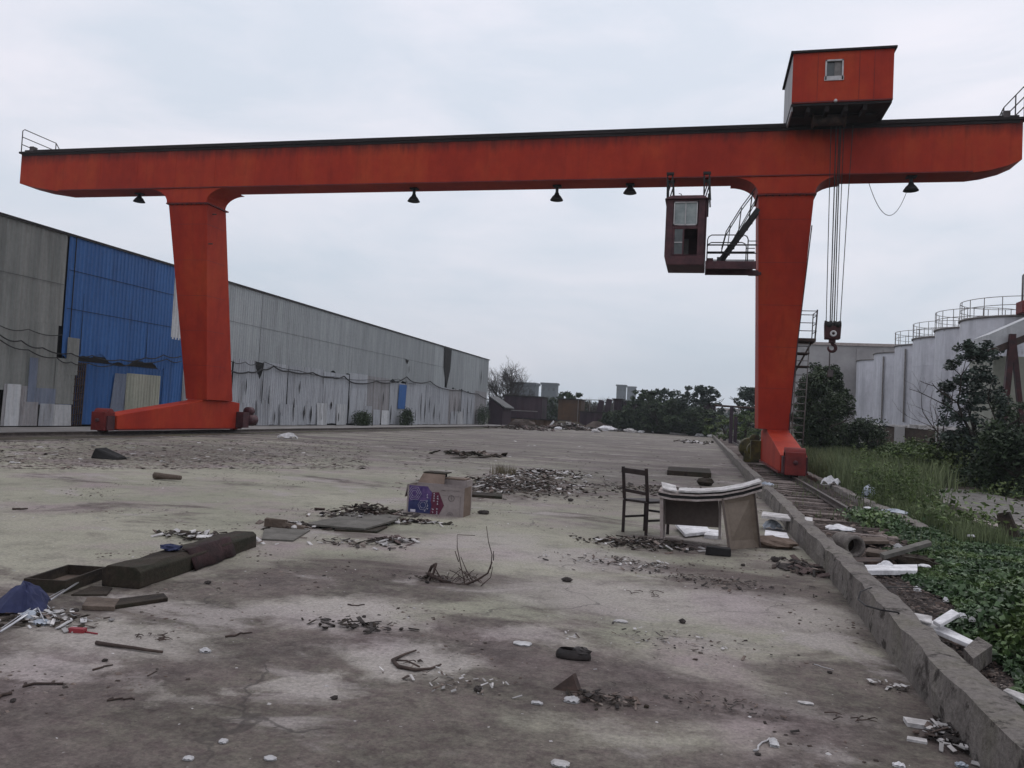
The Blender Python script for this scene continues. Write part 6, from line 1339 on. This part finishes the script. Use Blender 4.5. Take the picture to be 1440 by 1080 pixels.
# bricks & board at the bottom right
plate('tile_piece', [(1276, 1022), (1330, 1030), (1326, 1022), (1270, 1013)], 0, .022, 'dirtyfoam', 'pale tile piece lying in the bottom right rubble', 'tile'); plate('tile_piece', [(1275, 1042), (1304, 1047), (1303, 1042), (1276, 1038)], 0, .012, 'dirtyfoam', 'smaller pale tile below the first in the bottom right rubble', 'tile')
crumple('paper_scrap', 1264, 1078, .06, .02, 'foam', 'white scrap at the bottom edge near the kerb', 'paper', 50, .04); crumple('plastic_bag', 1352, 1078, .06, .02, 'plastic', 'clear scrap of plastic in the bottom right corner rubble', 'plastic', 51, .04)
# stones and clods one can tell apart
for i, (px, py, s, lb) in enumerate(((292, 821, .05, 'dark clod right of the timber baulk'), (147, 930, .03, 'small clod below the straight stick'), (960, 876, .06, 'black clod on the damp concrete right of the paper square'), (797, 818, .08, 'dark brick bit in front of the rubble heap'), (802, 705, .1, 'dark clod right of the rubble heap'),
        (1045, 796, .05, 'clod in front of the black block'), (512, 868, .03, 'round clod in the dusty patch'), (470, 983, .035, 'black clod in the dark foreground'), (672, 972, .05, 'flat chip right of the crooked branch'), (1167, 947, .03, 'clod near the kerb in the right foreground'), (1245, 830, .03, 'clod at the foot of the kerb'),
        (1040, 829, .05, 'pair of dark clods on the pale concrete'), (18, 987, .03, 'clod at the left edge of the foreground'), (1066, 1062, .025, 'dark clod at the end of the pale curled strip'), (106, 860, .045, 'clod beside the short brown plank'))):
    p = G(px, py); m = MB(); m.rock((p[0], p[1], s * .25), (s * 1.3, s, s * .6), i + 60, i); solo('clod', m, MAT['stone'], lb, 'clod')
m = MB(); p = G(109, 889); m.obox((p[0], p[1], .015), (.1, .04, .03), (0, 0, .2), .004); m.obox((p[0] + .1, p[1] + .01, .005), (.1, .008, .008), (0, 0, -.05)); solo('red_plastic_piece', m, MAT['redplastic'], 'small red plastic piece in the left foreground', 'plastic')
m = MB(); p = G(151, 645); m.hexa([(p[0] - .32, p[1] - .2, 0), (p[0] + .42, p[1] - .2, 0), (p[0] + .42, p[1] + .2, 0), (p[0] - .32, p[1] + .2, 0), (p[0] - .28, p[1] - .12, .25), (p[0] + .4, p[1] - .15, .07), (p[0] + .4, p[1] + .15, .07), (p[0] - .16, p[1] + .12, .27)]); solo('tarred_block', m, MAT['void'], 'dark wedge shaped block at the foot of the left crane rail', 'block', bevel=.03)
crumple('plastic_bag', 405, 617, .9, .3, 'paper', 'white bag on the concrete near the far rail, right of the left crane leg', 'bag', 61)
# --- litter all over: stuff
def chips(P, smin, smax, flat=.25, power=2.0):
    n = len(P); s = smin + (smax - smin) * rng.uniform(0, 1, n) ** power; a = rng.uniform(0, np.pi, n); asp = rng.uniform(.3, 1, n); cx, sx_ = np.cos(a), np.sin(a); u = np.stack([cx, sx_, rng.normal(0, .12, n)], 1) * s[:, None]; v = np.stack([-sx_, cx, rng.normal(0, .12, n)], 1) * (s * asp)[:, None]; h = np.zeros((n, 3)); h[:, 2] = s * flat * rng.uniform(.4, 1.4, n)
    B = P; T = P + h; q = .72
    V = np.stack([B - u - v, B + u - v, B + u + v, B - u + v, T + (-u - v) * q, T + (u - v) * q, T + (u + v) * q, T + (-u + v) * q], 1).reshape(-1, 3); k = np.arange(n)[:, None] * 8
    Q = np.concatenate([k + np.array([f]) for f in ((4, 5, 6, 7), (0, 1, 5, 4), (1, 2, 6, 5), (2, 3, 7, 6), (3, 0, 4, 7))]); return V, Q
def inpix(n, x0, x1, y0, y1):
    """ground points whose picture spread is even between two rows: dense bands of litter"""
    out_ = []
    for _ in range(n): p = G(rf.uniform(x0, x1), rf.uniform(y0, y1)); out_.append(p)
    P = np.array(out_); P[:, 2] = 0; return P[(P[:, 0] < 1.35) & (P[:, 0] > YE)]
P1 = np.stack([rng.uniform(-10, 1.35, 34000), 2.6 + 14 * rng.uniform(0, 1, 34000) ** 1.2, np.zeros(34000)], 1); P1 = P1[vnoise(P1, 3.1, 2) * vnoise(P1, 1.1, 1) * rng.uniform(.5, 1, len(P1)) > .30]
setting('loose_grit', chips(P1, .0025, .018, .4, 4.5), MAT['litter'], 'stuff')
P2 = np.stack([rng.uniform(-10, 1.35, 700), 2.8 + 12 * rng.uniform(0, 1, 700), np.zeros(700)], 1); setting('pale_grit', chips(P2, .003, .014, .3, 3), MAT['lightlitter'], 'stuff')
P3 = np.concatenate([inpix(6500, -20, 520, 619, 660), inpix(1300, 250, 700, 618, 650), inpix(350, 500, 1050, 606, 625), inpix(1600, 560, 1050, 628, 705)])
setting('litter_band', chips(P3, .012, .075, .05, 2.2), MAT['litter'], 'stuff')
P4 = np.concatenate([inpix(110, 0, 450, 622, 652), inpix(60, 650, 1000, 606, 650)]); setting('pale_litter_band', chips(P4, .02, .11, .15, 2), MAT['lightlitter'], 'stuff')
P5 = np.stack([rng.uniform(1.64, 3.6, 22000), 5 + 40 * rng.uniform(0, 1, 22000) ** 1.8, np.full(22000, -.05)], 1); setting('ballast_stones', chips(P5, .005, .018, .5, 1.8), MAT['litter'], 'stuff')
P7 = np.concatenate([np.stack([rng.normal(cx, .22, 220), rng.normal(cy, .8, 220), np.full(220, -.04)], 1) for cx, cy in ((2.85, 15.0), (2.9, 15.6), (1.8, 12), (2.5, 13), (2.0, 16), (3.3, 18), (2.1, 21), (3.1, 14), (1.9, 26), (2.6, 31), (2.0, 34))]); P7 = P7[(P7[:, 0] > 1.66) & (P7[:, 0] < 3.6)]; P7[:, 2] += rng.uniform(0, .02, len(P7)); setting('track_rubbish', chips(P7, .008, .06, .25, 2.2), MAT['litter'], 'stuff')
P8 = scatter(2600, 1.68, 3.6, 11, 45, 1.2); P8 = P8[vnoise(P8, 2.2, 3) > .62]; setting('track_weeds', blades(P8, .16, .012), MAT['grass'], 'stuff')
P9 = np.stack([rng.normal(3.05, .22, 1100), rng.normal(15.0, .5, 1100), np.zeros(1100)], 1); P9[:, 2] = rng.uniform(0, .18, 1100); setting('rail_end_creepers', leaf_mesh(P9, .075, .35, .75), MAT['leafcreeper'], 'stuff')
# verge debris near the camera
P6 = np.stack([rng.uniform(1.62, 3.2, 3600), 3 + 9 * rng.uniform(0, 1, 3600), np.full(3600, -.04)], 1); setting('verge_debris', chips(P6, .006, .03, .5, 2.0), MAT['litter'], 'stuff')
# white rubbish at the far end of the yard
for i, (px, py, w, lb) in enumerate(((775, 600, 1.4, 'leaning white board in the far rubbish, leftmost'), (812, 600, 3.0, 'long white plank in the far rubbish'), (855, 602, 2.4, 'large white foam heap at the middle of the far rubbish'), (886, 606, 1.6, 'white sack in front of the far hedge'), (902, 605, .9, 'small white bag right of the white sack'), (955, 609, 2.2, 'flat white sheet before the tallest far tree'), (985, 612, 1.2, 'white piece at the far end of the kerb'), (1000, 613, .9, 'white scrap on the far track'), (785, 602, .9, 'small pale rag beside the leaning white board'), (838, 606, 1.0, 'dirty white bundle left of the large foam heap'))):
    p = G(px, py + 2); y_ = min(p[1], 100); p = A(px, 600, y_); z = .6 * w * .45 + .15; m = MB(); rr_ = random.Random(i)
    if i in (1,): m.obox((p[0], y_, .5), (w, .3, .25), (0, .2, .3), .05)
    elif i == 0: m.obox((p[0], y_, .45), (.25, .3, 1.1), (0, .6, .2), .05)
    elif i == 5: m.obox((p[0], y_, .12), (w, 1, .16), (0, .03, .1), .04)
    else: m.rock((p[0], y_, z * .3), (w, w * .7, z), i + 5, .3, 2)
    solo('white_rubbish', m, MAT['foam'] if i % 2 == 0 else MAT['dirtyfoam'], lb, 'rubbish')
for i, (px, w, h, lb) in enumerate(((735, 4, .9, 'low weedy bank before the maroon hut'), (800, 5, 1.0, 'brown rubbish mound under the brown container'), (850, 6, 1.2, 'dark rubbish mound behind the large white foam heap'), (915, 7, 1.2, 'dark mound at the foot of the far hedge'), (972, 4, 1.0, 'earth mound under the tallest far tree'))):
    x = fx(px, 103); m = MB(); m.rock((x, 103, h * .1), (w, 3, h * 1.6), i + 30, 0, 2); solo('rubbish_mound', m, MAT['soil'] if i % 2 else MAT['brownwall'], lb, 'mound')
# items beside the far part of the right track and in the verge
for i, (px, py, w, lb, h) in enumerate(((1168, 682, .5, 'white bag on the low kerb beside the rail', .3), (1245, 664, .8, 'flat white strip among the weeds', .05), (1288, 672, 1.0, 'white plastic sheet lying in the weeds, left piece', .25), (1305, 670, .8, 'white plastic sheet lying in the weeds, right piece', .25), (1350, 678, .9, 'faint white litter far right in the weeds', .1), (1222, 700, .35, 'upright white bottle among the weeds by the track', .35), (1258, 722, .5, 'white litter at the foot of the tall weeds', .1))):
    crumple('litter', px, py, w, h, 'foam' if i < 5 else 'plastic', lb, 'litter', 70 + i, w * .6, .05)
m = MB(); p = G(1425, 758); m.prism([(p[0] - .2, p[1], .0), (p[0] + .1, p[1], 0), (p[0] - .05, p[1] + .1, .42), (p[0] - .22, p[1] + .1, .38)], (.05, .06, 0)); solo('dark_board', m, MAT['wood'], 'dark board sticking up beside the gravel lane at the right edge', 'board')
plate('lane_plank', [(1310, 725), (1430, 757), (1432, 753), (1314, 722)], .06, .05, 'boardedge', 'long pale plank lying in front of the lane kerb', 'plank')

# ================================================================== HAZE
m = MB(); m.box(-950, 950, -350, 950, -1.2, 60); hz = setting('haze', m, MAT['foam'], 'stuff')
hm = bpy.data.materials.new('haze_air'); hm.use_nodes = True; n = hm.node_tree.nodes; n.clear(); o = n.new('ShaderNodeOutputMaterial'); v = n.new('ShaderNodeVolumePrincipled')
v.inputs['Color'].default_value = (.82, .88, .93, 1); v.inputs['Density'].default_value = .00045; v.inputs['Anisotropy'].default_value = .2; hm.node_tree.links.new(v.outputs[0], o.inputs['Volume'])
hz.data.materials.clear(); hz.data.materials.append(hm)
